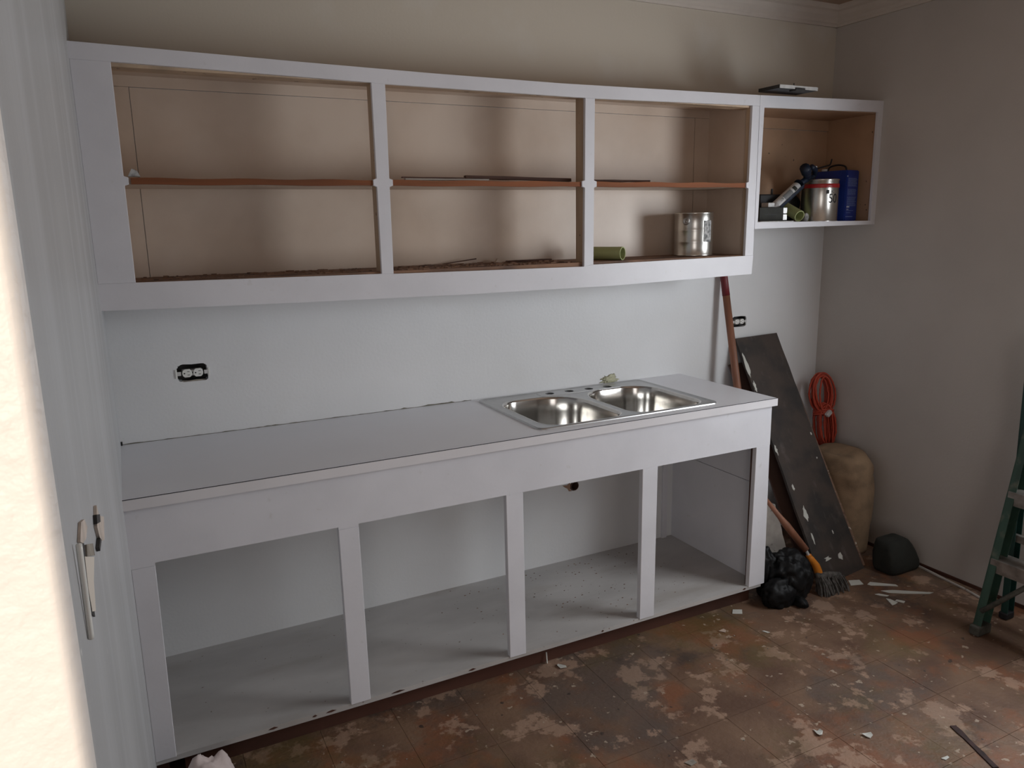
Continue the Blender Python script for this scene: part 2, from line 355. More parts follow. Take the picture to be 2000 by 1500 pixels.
# ---------------------------------------------------------------- countertop
H = 0.935; YC = -0.638; XC = 2.456
ct = thing('countertop', 'pale grey-white laminate countertop with a white front edge, fitted round the sink', 'countertop', (1.23, -0.3, 0.903))
slab = obj('slab', box(0.0, XC, YC + 0.004, 0.0, 0.903, H), M['lam'], ct)
obj('front_edge', box(0.0, XC + 0.0015, YC, YC + 0.0038, 0.903, H - 0.0012), M['edge'], ct)
obj('side_edge', box(XC, XC + 0.0015, YC + 0.004, 0, 0.903, H - 0.0012), M['edge'], ct)
obj('laminate_seam', box(0.0, XC, YC + 0.0012, YC + 0.0042, H - 0.0014, H + 0.0003), M['seam'], ct)
rg = random.Random(9); pts = [(0.0, H)]
for k in range(90):
    x = k * 1.34 / 89; pts.append((x, H + 0.0012 + max(0, rg.gauss(0.0006, 0.0012)) + (0.003 if abs(x - 1.2) < 0.06 else 0)))
pts.append((1.34, H)); obj('caulk_line', prism(pts, 'y', -0.0016, 0.0), mat('dirty caulk', (0.20, 0.19, 0.15), 0.8), ct)
bm = box(0, 0.006, -0.010, 0, H, H + 0.012); obj('corner_putty', bm, M['darkbox'], ct)

# ---------------------------------------------------------------- sink
SX0, SX1, SY0, SY1 = 1.352, 2.190, -0.586, -0.026
def rrect(x0, x1, y0, y1, rad, off, z, seg=9):
    """rad: radii of corners (x1,y1),(x0,y1),(x0,y0),(x1,y0)"""
    out = []
    for (cx, cy, a0), r in zip(((x1, y1, 0), (x0, y1, 90), (x0, y0, 180), (x1, y0, 270)), rad):
        r2 = max(r - off, 0.012); ox = cx - math.copysign(1, cx - (x0 + x1) / 2) * (off + r2); oy = cy - math.copysign(1, cy - (y0 + y1) / 2) * (off + r2)
        for k in range(seg + 1):
            a = R(a0 + 90 * k / seg); out.append((ox + r2 * math.cos(a), oy + r2 * math.sin(a), z))
    return out
bowls = [((1.398, 1.756, -0.562, -0.112), (0.17, 0.10, 0.085, 0.075)), ((1.790, 2.154, -0.562, -0.112), (0.13, 0.15, 0.075, 0.085))]
sk = thing('double_sink', 'stainless steel double bowl sink with four empty faucet holes set in the countertop', 'sink', ((SX0 + SX1) / 2, -0.3, H))
deck = obj('deck', loft([rrect(SX0, SX1, SY0, SY1, (0.03,) * 4, 0.004, H + 0.0002), rrect(SX0, SX1, SY0, SY1, (0.03,) * 4, 0.004, H + 0.003)]), M['steel2'], sk)
ledge = obj('faucet_ledge', loft([rrect(1.625, 2.035, -0.118, -0.044, (0.012,) * 4, 0, H + 0.0012), rrect(1.625, 2.035, -0.118, -0.044, (0.012,) * 4, 0.002, H + 0.0048)]), M['steel2'], sk)
fh = [(1.681, -0.077), (1.778, -0.080), (1.878, -0.084), (1.974, -0.088)]
def cutb(rr_, rad): return obj('c', loft([rrect(*rr_, rad, 0, H - 0.06), rrect(*rr_, rad, 0, H + 0.05)]), None)
def cutc(): return [obj('c', lathe([(0.0195, -0.06), (0.0195, 0.05)], (x, y, H), 24), None) for x, y in fh]
cut(deck, [cutb(*b) for b in bowls] + cutc()); cut(ledge, cutc())
cut(slab, [obj('c', loft([rrect(1.375, 2.17, -0.572, -0.045, (0.05,) * 4, 0, 0.85), rrect(1.375, 2.17, -0.572, -0.045, (0.05,) * 4, 0, 1.0)]), None)])
rim = [(0, 0.0), (0.001, 0.0045), (0.004, 0.0065), (0.009, 0.0062), (0.013, 0.0036), (0.016, 0.003)]
obj('rim', loft([rrect(SX0, SX1, SY0, SY1, (0.032,) * 4, o_, H + z_) for o_, z_ in rim], False, False), M['steel2'], sk, smooth=True)
for b, rad in bowls:
    pr = [(-0.004, 0.0034), (0.0, 0.0036), (0.004, 0.001), (0.007, -0.008), (0.011, -0.06), (0.016, -0.115), (0.023, -0.142), (0.036, -0.158), (0.055, -0.166), (0.09, -0.169), (0.12, -0.171)]
    lo = [rrect(*b, rad, o_, H + z_) for o_, z_ in pr]
    cx, cy = (b[0] + b[1]) / 2, (b[2] + b[3]) / 2
    n = len(lo[0])
    bo = obj('bowl', loft(lo, False, True), M['steel'], sk, smooth=True)
    dr = obj('drain', lathe([(0.045, 0), (0.044, 0.0025), (0.036, 0.002), (0.032, -0.001)], (cx, cy + 0.02, H - 0.170)), M['steel2'], bo, smooth=True)
# black plate added as the shade seen through the faucet holes
obj('hole_shadow_plate', box(1.64, 2.01, -0.110, -0.050, H - 0.02, H - 0.018), M['black'], sk)

# ---------------------------------------------------------------- long wall cabinet
YU = -0.305
TL = [(0.0, 2.1975), (0.672, 2.187), (1.10, 2.182), (1.623, 2.180), (2.099, 2.185), (2.606, 2.191)]
BL = [(0.0, 1.433), (0.616, 1.422), (1.2, 1.415), (1.86, 1.4135), (2.601, 1.427)]
def P(x, y): return (x, y)
op_t = [(0.105, -0.305, 2.150), (0.880, -0.305, 2.139), (0.928, -0.305, 2.137), (1.720, -0.305, 2.134), (1.764, -0.305, 2.134), (2.565, -0.305, 2.147)]
op_b = [(0.103, -0.305, 1.513), (0.882, -0.305, 1.505), (0.925, -0.305, 1.503), (1.715, -0.305, 1.496), (1.759, -0.305, 1.502), (2.557, -0.305, 1.509)]
op_t = [(p[0], p[2]) for p in op_t]; op_b = [(p[0], p[2]) for p in op_b]
uc = thing('wall_cabinet', 'long white wall cabinet with three open bays, tan inside, hung over the sink', 'cabinet', (1.3, -0.15, 1.42))
obj('top_rail', prism([(0.0, op_t[0][1])] + op_t + [(2.606, op_t[5][1])] + TL[::-1], 'y', YU, YU + 0.014), M['white'], uc)
obj('bottom_rail', prism(BL + [(2.606, op_b[5][1])] + op_b[::-1] + [(0.0, op_b[0][1])], 'y', YU, YU + 0.014), M['white'], uc)
ZS = 1.815
def nub(x, s, z=ZS): return [(x, z - 0.014), (x + s * 0.012, z - 0.010), (x + s * 0.012, z + 0.010), (x, z + 0.014)]
def stile(a, b, c, d, l=True, r=True, y1=YU + 0.014, parent=None, ins=0):
    """a,b bottom left/right, c,d top right/left corners"""
    right = nub((b[0] + c[0]) / 2, 1) if r else []
    left = nub((a[0] + d[0]) / 2, -1)[::-1] if l else []
    return obj('stile', prism([a, b] + right + [c, d] + left, 'y', YU, y1, 0.0011), M['white'], parent or uc)
stile((0.0, op_b[0][1]), op_b[0], op_t[0], (0.0, op_t[0][1]), l=False)
stile(op_b[1], op_b[2], op_t[2], op_t[1])
stile(op_b[3], op_b[4], op_t[4], op_t[3])
stile(op_b[5], (2.606, op_b[5][1]), (2.606, op_t[5][1]), op_t[5], r=False)
for a, b in ((1, 2), (3, 4)):   # raw timber behind each stile
    obj('post', box(op_b[a][0] + 0.001, op_t[b][0] - 0.001, YU + 0.0145, YU + 0.064, 1.50, 2.16), M['post'], uc)
obj('post', box(2.570, 2.604, YU + 0.0145, YU + 0.04, 1.50, 2.16), M['post'], uc)
obj('header', box(0.01, 2.600, YU + 0.0145, YU + 0.082, 2.139, 2.165), M['post'], uc)
bm = bmesh.new()    # middle shelf board, its front edge slightly wavy
N = 60; top = []; rg = random.Random(2)
secs = [(0.122, 0.885), (0.938, 1.7185), (1.776, 2.555)]
for sa, sb in secs:
    pts = [(sa + (sb - sa) * k / 20, ZS + 0.009 + 0.0016 * math.sin(k * 0.9 + sa)) for k in range(21)]
    pts += [(sa + (sb - sa) * k / 20, ZS - 0.010 + 0.0012 * math.sin(k * 0.7 + sb)) for k in range(20, -1, -1)]
    obj('shelf_edge', prism(pts, 'y', YU + 0.006, YU + 0.024), M['shelf'], uc)
obj('shelf', box(0.0, 2.585, YU + 0.024, 0.0, ZS - 0.009, ZS + 0.007), M['tan'], uc)
obj('bottom_panel', box(0.0, 2.585, YU + 0.0145, 0.0, 1.482, 1.512), M['board'], uc)
obj('under_panel', box(0.0, 2.606, YU + 0.0145, 0.0, 1.466, 1.481), M['white'], uc)
obj('top_panel', box(0.0, 2.606, YU + 0.0145, 0.0, 2.165, 2.178), M['tan'], uc)
obj('back_panel', box(0.155, 2.500, -0.006, 0, 1.503, 2.128), M['tan'], uc)
obj('back_cleat', box(0.002, 2.585, -0.0075, 0, 2.130, 2.165), M['tan'], uc)
obj('back_cleat', box(0.002, 0.1525, -0.0075, 0, 1.503, 2.129), M['tan'], uc)
obj('back_cleat', box(2.5025, 2.585, -0.0075, 0, 1.503, 2.129), M['tan'], uc)
obj('end_panel', box(0.0, 0.004, YU + 0.0145, -0.008, 1.503, 2.165), M['tan'], uc)
obj('end_panel', box(2.585, 2.606, YU + 0.0145, 0.0, 1.4625, 2.178), M['tan'], uc)
# end of the bay that faces the bare wall is painted white below
obj('splinter', prism([(0.115, 1.829), (0.150, 1.829), (0.142, 1.846), (0.128, 1.852)], 'y', -0.285, -0.270), M['label'], uc)
# crumbs on the bottom panel
bm = bmesh.new(); rr = random.Random(11)
for k in range(420):
    x = rr.choice((rr.uniform(0.12, 0.87), rr.uniform(0.95, 1.70), rr.uniform(0.95, 1.70))); y = rr.uniform(-0.28, -0.02); s = rr.uniform(0.002, 0.006)
    box(x, x + s * rr.uniform(1, 4), y, y + s, 1.512, 1.512 + s * 0.8, bm, rot=None)
o = obj('debris_crumbs', bm, M['board'], uc); o['kind'] = 'stuff'

# strips of old wood lying on the shelves
def strip(name, a, b, w, t, m, label, group=None, cat='wood strip', parent=None):
    a, b = Vector(a), Vector(b); d = (b - a); L = d.length; q = d.to_track_quat('X', 'Z').to_matrix().to_4x4()
    bm = box(0, L, -w / 2, w / 2, 0, t); rg = random.Random(int(L * 1e4))
    bmesh.ops.subdivide_edges(bm, edges=[e for e in bm.edges if abs(e.verts[0].co.x - e.verts[1].co.x) > L * 0.5], cuts=5)
    for v in bm.verts: v.co.y += rg.uniform(-w, w) * 0.12; v.co.z += rg.uniform(0, t) * 0.15
    bmesh.ops.transform(bm, matrix=Matrix.Translation(a) @ q, verts=bm.verts)
    o = obj(name, bm, m, parent, loc=None if parent else a)
    if not parent: tag(o, label, cat, group)
    return o
M['strip'] = mat('dark splintered wood', (0.10, 0.045, 0.03), 0.8, var=0.2, scale=20, stretch=(0.2, 1, 1))
M['strip2'] = mat('grey wood strip', (0.50, 0.45, 0.40), 0.8)
strip('wood_strip', (0.995, -0.268, 1.8258), (1.32, -0.268, 1.8258), 0.016, 0.006, M['strip2'], 'pale grey wood strip lying on the middle shelf of the centre bay')
strip('wood_strip', (0.985, -0.266, 1.8335), (1.225, -0.262, 1.8325), 0.014, 0.004, M['strip'], 'thin dark strip resting on the pale grey strip, centre bay shelf')
strip('wood_strip', (1.235, -0.247, 1.8335), (1.69, -0.240, 1.8262), 0.022, 0.012, M['strip'], 'longest dark brown strip at the right of the centre bay shelf')
strip('wood_strip', (1.785, -0.262, 1.8258), (2.06, -0.258, 1.8258), 0.02, 0.008, M['strip'], 'short dark brown strip on the middle shelf of the right bay')
strip('wood_strip', (1.22, -0.03, 1.513), (1.36, -0.05, 1.530), 0.006, 0.004, M['strip'], 'thin splinter tilted up at the back of the bottom board, centre bay')
strip('wood_strip', (1.50, -0.05, 1.5125), (1.70, -0.06, 1.5145), 0.03, 0.006, M['strip'], 'dark strip lying on the bottom board at the right of the centre bay')
strip('wood_strip', (1.02, -0.08, 1.5125), (1.30, -0.05, 1.5125), 0.016, 0.004, M['board'], 'brown sliver lying on the bottom board at the left of the centre bay')
bm = prism([(1.44, 1.512), (1.485, 1.512), (1.475, 1.523), (1.455, 1.528)], 'y', -0.055, -0.040)
tag(obj('plaster_chunk', bm, M['tan'], loc=(1.46, -0.05, 1.508)), 'small tan plaster chunk on the bottom board of the centre bay', 'plaster chunk')

# ---------------------------------------------------------------- small wall cabinet
sc = thing('small_wall_cabinet', 'small square white wall cabinet filling the corner, brown inside, holding paint supplies', 'cabinet', (3.0, -0.15, 1.62))
so = [(2.633, -0.305, 2.142), (3.355, -0.305, 2.155), (3.354, -0.305, 1.651), (2.624, -0.305, 1.655)]
so = [(p[0], p[2]) for p in so]
obj('top_rail', prism([(2.6075, so[0][1]), so[0], so[1], (XR, so[1][1]), (XR, 2.207), (3.0, 2.199), (2.6075, 2.191)], 'y', YU, YU + 0.014), M['white'], sc)
obj('bottom_rail', prism([(2.6075, 1.626), (XR, 1.633), (XR, so[2][1]), so[2], so[3], (2.6075, so[3][1])], 'y', YU, YU + 0.014), M['white'], sc)
obj('stile', prism([(2.6075, so[3][1]), so[3], so[0], (2.6075, so[0][1])], 'y', YU, YU + 0.014), M['white'], sc)
obj('stile', prism([so[2], (XR, so[2][1]), (XR, so[1][1]), so[1]], 'y', YU, YU + 0.014), M['white'], sc)
obj('bottom_panel', box(2.6075, XR, YU + 0.0145, 0, 1.634, 1.650), M['bfloor'], sc)
obj('top_panel', box(2.6075, XR, YU + 0.0145, 0, 2.150, 2.17), M['tan2'], sc)
obj('back_panel', box(2.6205, 3.362, -0.006, 0, 1.650, 2.098), M['tan2'], sc)
obj('back_cleat', box(2.6205, 3.362, -0.010, 0, 2.100, 2.150), M['tan2'], sc)
obj('end_panel', box(3.363, XR, YU + 0.0145, 0, 1.650, 2.150), M['tan2'], sc)
obj('end_panel', box(2.6075, 2.620, YU + 0.0145, 0, 1.650, 2.150), M['tan2'], sc)
for p in ((3.119, -0.010, 2.158), (3.295, -0.010, 2.163)):
    obj('screw_hole', lathe([(0.003, 0), (0.003, 0.0006)], p, 10, (0, -1, 0)), M['black'], sc)
for p in ((3.363, -0.273, 2.068), (3.363, -0.297, 1.763), (3.363, -0.262, 1.728), (3.363, -0.270, 1.703), (3.363, -0.293, 1.739)):
    obj('screw_hole', lathe([(0.0028, 0), (0.0028, 0.0006)], p, 10, (-1, 0, 0)), M['black'], sc)

# plate overhanging the top of the small cabinet
tr = thing('metal_plate', 'flat white metal plate with dark underside overhanging the top of the small wall cabinet', 'plate', (2.74, -0.27, 2.207))
obj('plate', box(2.628, 2.850, -0.392, -0.272, 2.2085, 2.2110), M['black'], tr)
obj('edge_flange', box(2.628, 2.850, -0.394, -0.392, 2.2085, 2.2225), M['strap'], tr)
obj('edge_flange', box(2.626, 2.628, -0.392, -0.272, 2.2085, 2.2225), M['darkbox'], tr)
obj('bracket', box(2.716, 2.772, -0.398, -0.36, 2.202, 2.2145, bev=0.002), M['darkbox'], tr)
obj('screw', lathe([(0.006, 0), (0.006, 0.003), (0.002, 0.003), (0.002, 0.012)], (2.722, -0.38, 2.2225), 10), M['darkbox'], tr)

# ---------------------------------------------------------------- outlets
def outlet(c, label, s=1.0, ragged_rim=True):
    x, z = c
    t = thing('electrical_outlet', label, 'outlet', (x, 0, z))
    b = box(x - 0.052 * s, x + 0.052 * s, 0.044, 0.046, z - 0.032 * s, z + 0.032 * s)
    for sx in (-1, 1): box(min(x + sx * 0.052 * s, x + sx * 0.050 * s), max(x + sx * 0.052 * s, x + sx * 0.050 * s), 0.006, 0.046, z - 0.032 * s, z + 0.032 * s, b)
    for sz in (-1, 1): box(x - 0.052 * s, x + 0.052 * s, 0.006, 0.046, min(z + sz * 0.032 * s, z + sz * 0.030 * s), max(z + sz * 0.032 * s, z + sz * 0.030 * s), b)
    obj('junction_box', b, M['darkbox'], t)
    obj('body', box(x - 0.034 * s, x + 0.034 * s, 0.004, 0.035, z - 0.011 * s, z + 0.011 * s, bev=0.002), M['strap'], t)
    for sx in (-1, 1):
        cx = x + sx * 0.0185 * s
        pr = []
        for k in range(24):
            a = 2 * math.pi * k / 24; pr.append((cx + 0.0165 * s * math.cos(a), z + max(-0.0145, min(0.0145, 0.017 * math.sin(a))) * s))
        f = obj('socket_face', prism(pr, 'y', -0.004, 0.010, 0.0008), M['plastic'], t)
        for dz in (-0.006, 0.006): obj('slot', box(cx + 0.0005, cx + 0.0085 * s, -0.0046, -0.0035, z + dz * s - 0.0009, z + dz * s + 0.0009), M['black'], f)
        obj('ground_hole', lathe([(0.0026 * s, 0), (0.0026 * s, 0.001)], (cx - 0.009 * s, -0.0037, z), 12, (0, -1, 0)), M['black'], f)
        e = x + sx * 0.046 * s
        obj('mounting_ear', box(e - 0.0075 * s, e + 0.0075 * s, -0.003, -0.001, z - 0.007 * s, z + 0.007 * s), M['strap'], t)
        if ragged_rim:
            e2 = x + sx * 0.0545 * s
            obj('mounting_ear', box(e2 - 0.0028, e2 + 0.0028, -0.004, -0.0005, z - 0.016 * s, z + 0.016 * s, bev=0.0006), M['plastic'], t)
    obj('screw', lathe([(0.0028 * s, 0), (0.0022 * s, 0.0015)], (x, 0.0035, z), 12, (0, -1, 0)), M['black'], t)
    return t
o1 = outlet(OUT1, 'uncovered white duplex outlet in a ragged cut hole on the left of the backsplash wall')
outlet(OUT2, 'uncovered white duplex outlet in a clean black box beside the leaning tool handle', 0.86, False)
# torn plaster under the first outlet
obj('torn_edge', prism([(0.215, 1.1355), (0.24, 1.131), (0.27, 1.134), (0.302, 1.139), (0.27, 1.141), (0.24, 1.139), (0.22, 1.141)], 'y', 0.002, 0.01), M['torn'], o1)

# capped drain stub in the wall behind the base cabinet
ps = thing('drain_stub', 'dark round drain pipe stub in a torn hole in the wall inside the base cabinet', 'pipe', (PIPE[0], 0, PIPE[1]))
obj('pipe', lathe([(0.021, 0.0), (0.021, 0.09), (0.0185, 0.09), (0.0185, 0.005)], (PIPE[0], 0.085, PIPE[1]), 28, (0, -1, 0), True, True), M['brown'], ps)
obj('torn_plaster', prism([(1.788, 0.474), (1.812, 0.472), (1.829, 0.482), (1.829, 0.447), (1.838, 0.440), (1.822, 0.441), (1.814, 0.455), (1.80, 0.463)], 'y', -0.002, -0.0002), mat('raw brown plaster', (0.36, 0.22, 0.15), 0.9), ps)

# putty blob on the wall behind the sink
tag(obj('putty_lump', blob((2.045, -0.001, 0.950), (0.036, 0.0022, 0.018), 0.9, 3, 4, seed=2), mat('yellow putty', (0.50, 0.49, 0.34), 0.7), loc=(2.045, 0, 0.945), smooth=True), 'pale yellow putty lump stuck to the wall behind the sink', 'putty')

# ---------------------------------------------------------------- paint cans
def can(c, label, r=0.085, h=0.19, band=None, ridges=(0.60, 0.33)):
    t = thing('paint_can', label, 'paint can', c)
    pr = [(r - 0.006, 0.002), (r, 0.0), (r + 0.002, 0.003), (r, 0.006)]
    for g in sorted(ridges): pr += [(r, h * g - 0.003), (r + 0.0007, h * g), (r, h * g + 0.003)]
    pr += [(r, h - 0.008), (r + 0.0025, h - 0.005), (r + 0.0025, h), (r - 0.003, h + 0.001), (r - 0.006, h - 0.004)]
    obj('body', lathe(pr, c, 56, cap1=True), M['tin'], t, smooth=True)
    obj('lid', lathe([(r - 0.007, h - 0.004), (r - 0.010, h + 0.0005), (r - 0.014, h - 0.003), (0.01, h - 0.003)], c, 40), M['tin'], t, smooth=True)
    if band:
        obj('band', lathe([(r + 0.0008, band[0]), (r + 0.0016, band[0] + 0.001), (r + 0.0016, band[1] - 0.001), (r + 0.0008, band[1])], c, 56, cap0=False, cap1=False), M['red'], t, smooth=True)
    return t
def curved(name, c, r, a0, a1, z0, z1, m, parent, n=12, ragg=0.0):
    rg = random.Random(8); lo = []
    for k in range(n + 1):
        a = a0 + (a1 - a0) * k / n; ca, sa = math.cos(a), math.sin(a)
        lo.append([(c[0] + r * ca, c[1] + r * sa, c[2] + z0 + rg.uniform(0, ragg)), (c[0] + r * ca, c[1] + r * sa, c[2] + z1 - rg.uniform(0, ragg)),
                   (c[0] + (r - .001) * ca, c[1] + (r - .001) * sa, c[2] + z1), (c[0] + (r - .001) * ca, c[1] + (r - .001) * sa, c[2] + z0)])
    return obj(name, loft(lo), m, parent)
c1 = (2.392, -0.150, 1.5125)
k1 = can(c1, 'dented bare silver paint can standing in the right bay over the sink')
view = math.atan2(-2.94 - c1[1], 0.066 - c1[0])
curved('torn_label', c1, 0.0866, view + 0.55, view + 1.05, 0.062, 0.155, M['label'], k1, ragg=0.012)
ea = view - 0.40; ex = (c1[0] + 0.0855 * math.cos(ea), c1[1] + 0.0855 * math.sin(ea), c1[2] + 0.152)
er = obj('handle_ear', lathe([(0.016, 0), (0.0155, 0.003), (0.009, 0.003), (0.007, 0.0015), (0.004, 0.0015), (0.003, 0.004)], ex, 24, (math.cos(ea), math.sin(ea), 0)), M['steel2'], k1, smooth=True)
c2 = (3.128, -0.190, 1.6505)
k2 = can(c2, 'silver paint can with a red band near the rim in the small corner cabinet', h=0.198, band=(0.158, 0.176), ridges=())
view = math.atan2(-2.94 - c2[1], 0.066 - c2[0])
text('number_mark', '50', 0.060, M['black'], k2, (0, 0, c2[2] + 0.088), (1, 0, 0), (0, 0, 1), wrap=(c2, 0.0856, view + 0.47), sx=0.85)
text('letter_mark', 'IC', 0.018, M['grey'], k2, (0, 0, c2[2] + 0.134), (1, 0, 0), (0, 0, 1), wrap=(c2, 0.0856, view + 0.62))
pp = curved('emblem', c2, 0.0862, view + 0.34, view + 0.50, 0.130, 0.147, M['black'], k2, n=6, ragg=0.004)

# blue rectangular solvent tin beside it
jg = thing('solvent_tin', 'blue rectangular solvent tin with white small print and a strap handle in the corner cabinet', 'tin', (3.28, -0.17, 1.6505))
N_, R_, L_ = Vector((3.243, -0.245)), Vector((3.350, -0.225)), Vector((3.213, -0.075))
B_ = R_ + (L_ - N_)
jg_bm = prism([tuple(N_), tuple(R_), tuple(B_), tuple(L_)], 'z', 1.6505, 1.893)
bmesh.ops.bevel(jg_bm, geom=jg_bm.edges[:], offset=0.004, segments=2, affect='EDGES')
obj('body', jg_bm, M['blue'], jg)
ux = (R_ - N_).normalized(); n2 = Vector((ux.y, -ux.x)) if Vector((ux.y, -ux.x)).y < 0 else Vector((-ux.y, ux.x))
rg = random.Random(5)
def pr_line(u0, u1, z, h, m, name='print_line'):
    a = N_ + ux * u0 + n2 * 0.0004; b = N_ + ux * u1 + n2 * 0.0004
    obj(name, prism([tuple(a), tuple(b), tuple(b + n2 * 0.0004), tuple(a + n2 * 0.0004)], 'z', z, z + h), m, jg)
zz = 1.853
bt_ = bmesh.new()
for k in range(26):
    z = zz - k * 0.0052
    if k in (8, 9, 16): continue
    u = 0.014
    while u < 0.085:
        w = rg.uniform(0.005, 0.014); a = N_ + ux * u + n2 * 0.0004; b = N_ + ux * min(u + w, 0.092) + n2 * 0.0004
        join(bt_, prism([tuple(a), tuple(b), tuple(b + n2 * 0.0004), tuple(a + n2 * 0.0004)], 'z', z, z + 0.0022)); u += w + 0.003
o = obj('small_print', bt_, M['bluetext'], jg); o['kind'] = 'stuff'
pr_line(0.012, 0.036, 1.716, 0.006, M['wtext']); pr_line(0.012, 0.030, 1.706, 0.003, M['wtext']); pr_line(0.012, 0.075, 1.700, 0.0018, M['bluetext'])
pr_line(0.012, 0.050, 1.690, 0.0018, M['bluetext']); pr_line(0.008, 0.070, 1.671, 0.003, M['bluetext']); pr_line(0.0, 0.010, 1.862, 0.004, M['wtext'])
mid = (N_ + R_ + B_ + L_) / 4; uy = (L_ - N_).normalized()
hp = [mid + uy * -0.05, mid + uy * -0.04, mid + uy * 0.0, mid + uy * 0.04, mid + uy * 0.05]
obj('strap_handle', tube(smooth_path([(p.x, p.y, 1.892 + dz) for p, dz in zip(hp, (0, 0.022, 0.030, 0.022, 0))], 5), 0.0042, 8), M['black'], jg, smooth=True)
obj('cap', lathe([(0.016, 0), (0.016, 0.012), (0.014, 0.014)], (mid.x + uy.x * 0.066, mid.y + uy.y * 0.066, 1.8925), 20), M['tube'], jg, smooth=True)

# ---------------------------------------------------------------- pipes
def pipe(a, b, r, label, t_=0.004):
    a, b = Vector(a), Vector(b); L = (b - a).length; d = (b - a).normalized()
    o = obj('plastic_pipe', lathe([(r, 0), (r, L), (r - t_, L), (r - t_, 0.0)], a, 32, d, False, False), M['pvc'], loc=a)
    bm = bmesh.new(); bm.from_mesh(o.data)
    # close the far end ring
    vs = list(bm.verts); n = 32
    for i in range(n): 
        bm.faces.new((vs[i], vs[(i + 1) % n], vs[3 * n + (i + 1) % n], vs[3 * n + i]))
    bmesh.ops.recalc_face_normals(bm, faces=bm.faces); bm.to_mesh(o.data); bm.free(); o.data.shade_auto_smooth() if hasattr(o.data, 'shade_auto_smooth') else None
    return tag(o, label, 'pipe')
pipe((1.850, -0.123, 1.5398), (1.930, -0.262, 1.5398), 0.0275, 'short pale green plastic pipe lying on the bottom board of the right bay')
pipe((2.965, -0.075, 1.745), (2.948, -0.240, 1.6785), 0.0265, 'pale green plastic pipe propped among tools in the small corner cabinet')

# ---------------------------------------------------------------- caulking gun
g0, g1 = Vector((2.836, -0.200, 1.728)), Vector((2.972, -0.190, 1.815)); d = (g1 - g0).normalized()
cg = thing('caulking_gun', 'dark blue caulking gun with a white cartridge lying across the corner cabinet clutter', 'caulking gun', tuple(g0))
ct_ = obj('cartridge', lathe([(0.006, -0.03), (0.008, -0.012), (0.022, -0.004), (0.0235, 0), (0.0235, (g1 - g0).length), (0.021, (g1 - g0).length + 0.004)], g0, 32, d), M['tube'], cg, smooth=True)
side = d.cross(Vector((0, 0, 1))).normalized(); upv = side.cross(d).normalized()
view2 = (Vector(cam.location) - g0).normalized(); vv = (view2 - d * view2.dot(d)).normalized(); ww = d.cross(vv)
for s0, s1, w0, w1, m_ in ((0.045, 0.105, -0.6, 0.5, 'grey'), (0.118, 0.138, -0.55, 0.45, 'card'), (0.018, 0.040, -0.5, 0.1, 'label')):
    lo = []
    for k in range(9):
        a = w0 + (w1 - w0) * k / 8; dv = vv * math.cos(a) + ww * math.sin(a)
        lo.append([g0 + d * s0 + dv * 0.0240, g0 + d * s1 + dv * 0.0240, g0 + d * s1 + dv * 0.0236, g0 + d * s0 + dv * 0.0236])
    obj('printed_label', loft(lo), M[m_], ct_)
L = (g1 - g0).length
cradle = []
for k in range(13):
    a = math.pi + math.pi * k / 12; dv = side * math.cos(a) * -1 + upv * math.sin(a)
    cradle.append([g0 + d * -0.006 + dv * 0.027, g0 + d * (L + 0.02) + dv * 0.027, g0 + d * (L + 0.02) + dv * 0.0255, g0 + d * -0.006 + dv * 0.0255])
obj('cradle', loft(cradle), M['gun'], cg)
e = g1 + d * 0.022
obj('end_plate', lathe([(0.027, 0), (0.027, 0.004)], e - d * 0.004, 24, d), M['gun'], cg)
obj('rod', tube(smooth_path([e - d * 0.0, e + d * 0.12, (3.193, -0.155, 1.915), (3.229, -0.150, 1.923), (3.243, -0.148, 1.950)], 6), 0.0035, 8), M['black'], cg, smooth=True)
obj('grip', tube(smooth_path([e + d * 0.012, (3.035, -0.190, 1.858), (2.997, -0.220, 1.881), (2.964, -0.240, 1.898)], 5), [0.014] * 5 + [0.018] * 5 + [0.024] * 6, 10), M['gun'], cg, smooth=True)
obj('trigger', tube(smooth_path([e + d * 0.02, (3.086, -0.180, 1.864), (3.075, -0.200, 1.893), (3.029, -0.220, 1.905)], 5), 0.013, 8), M['gun'], cg, smooth=True)
obj('thumb_catch', box(-0.010, 0.010, -0.004, 0.004, -0.014, 0.014, rot=Matrix.Translation(Vector((3.108, -0.170, 1.900))), bev=0.002), M['tube'], cg)

# other clutter in the small cabinet
bx = thing('small_carton', 'small dark grey-green carton with two white end flaps at the left of the corner cabinet', 'carton', (2.80, -0.20, 1.663))
obj('body', box(-0.075, 0.065, -0.05, 0.05, 0, 0.062, rot=Matrix.Translation((2.800, -0.185, 1.6585)) @ Matrix.Rotation(R(-12), 4, 'Z'), bev=0.002), M['card'], bx)
for z in (0.004, 0.034):
    obj('end_flap', box(0.066, 0.070, -0.049, 0.045, z, z + 0.025, rot=Matrix.Translation((2.800, -0.185, 1.6585)) @ Matrix.Rotation(R(-12), 4, 'Z')), M['label'] if z > 1 else M['strap'], bx)
    obj('end_flap', box(0.048, 0.066, -0.0525, -0.0505, z, z + 0.025, rot=Matrix.Translation((2.800, -0.185, 1.6585)) @ Matrix.Rotation(R(-12), 4, 'Z')), M['strap'], bx)
obj('slot', box(-0.05, 0.02, -0.0515, -0.0503, 0.028, 0.031, rot=Matrix.Translation((2.800, -0.185, 1.6585)) @ Matrix.Rotation(R(-12), 4, 'Z')), M['black'], bx)
tag(obj('white_strip', box(2.655, 2.862, -0.288, -0.250, 1.6502, 1.6585, bev=0.002), M['strap'], loc=(2.75, -0.27, 1.650)), 'flat white strip on the front lip at the left of the corner cabinet', 'strip')
td = thing('tape_dispenser', 'squat black tool with a peg on top beside the left stile inside the corner cabinet', 'tool', (2.70, -0.15, 1.7215))
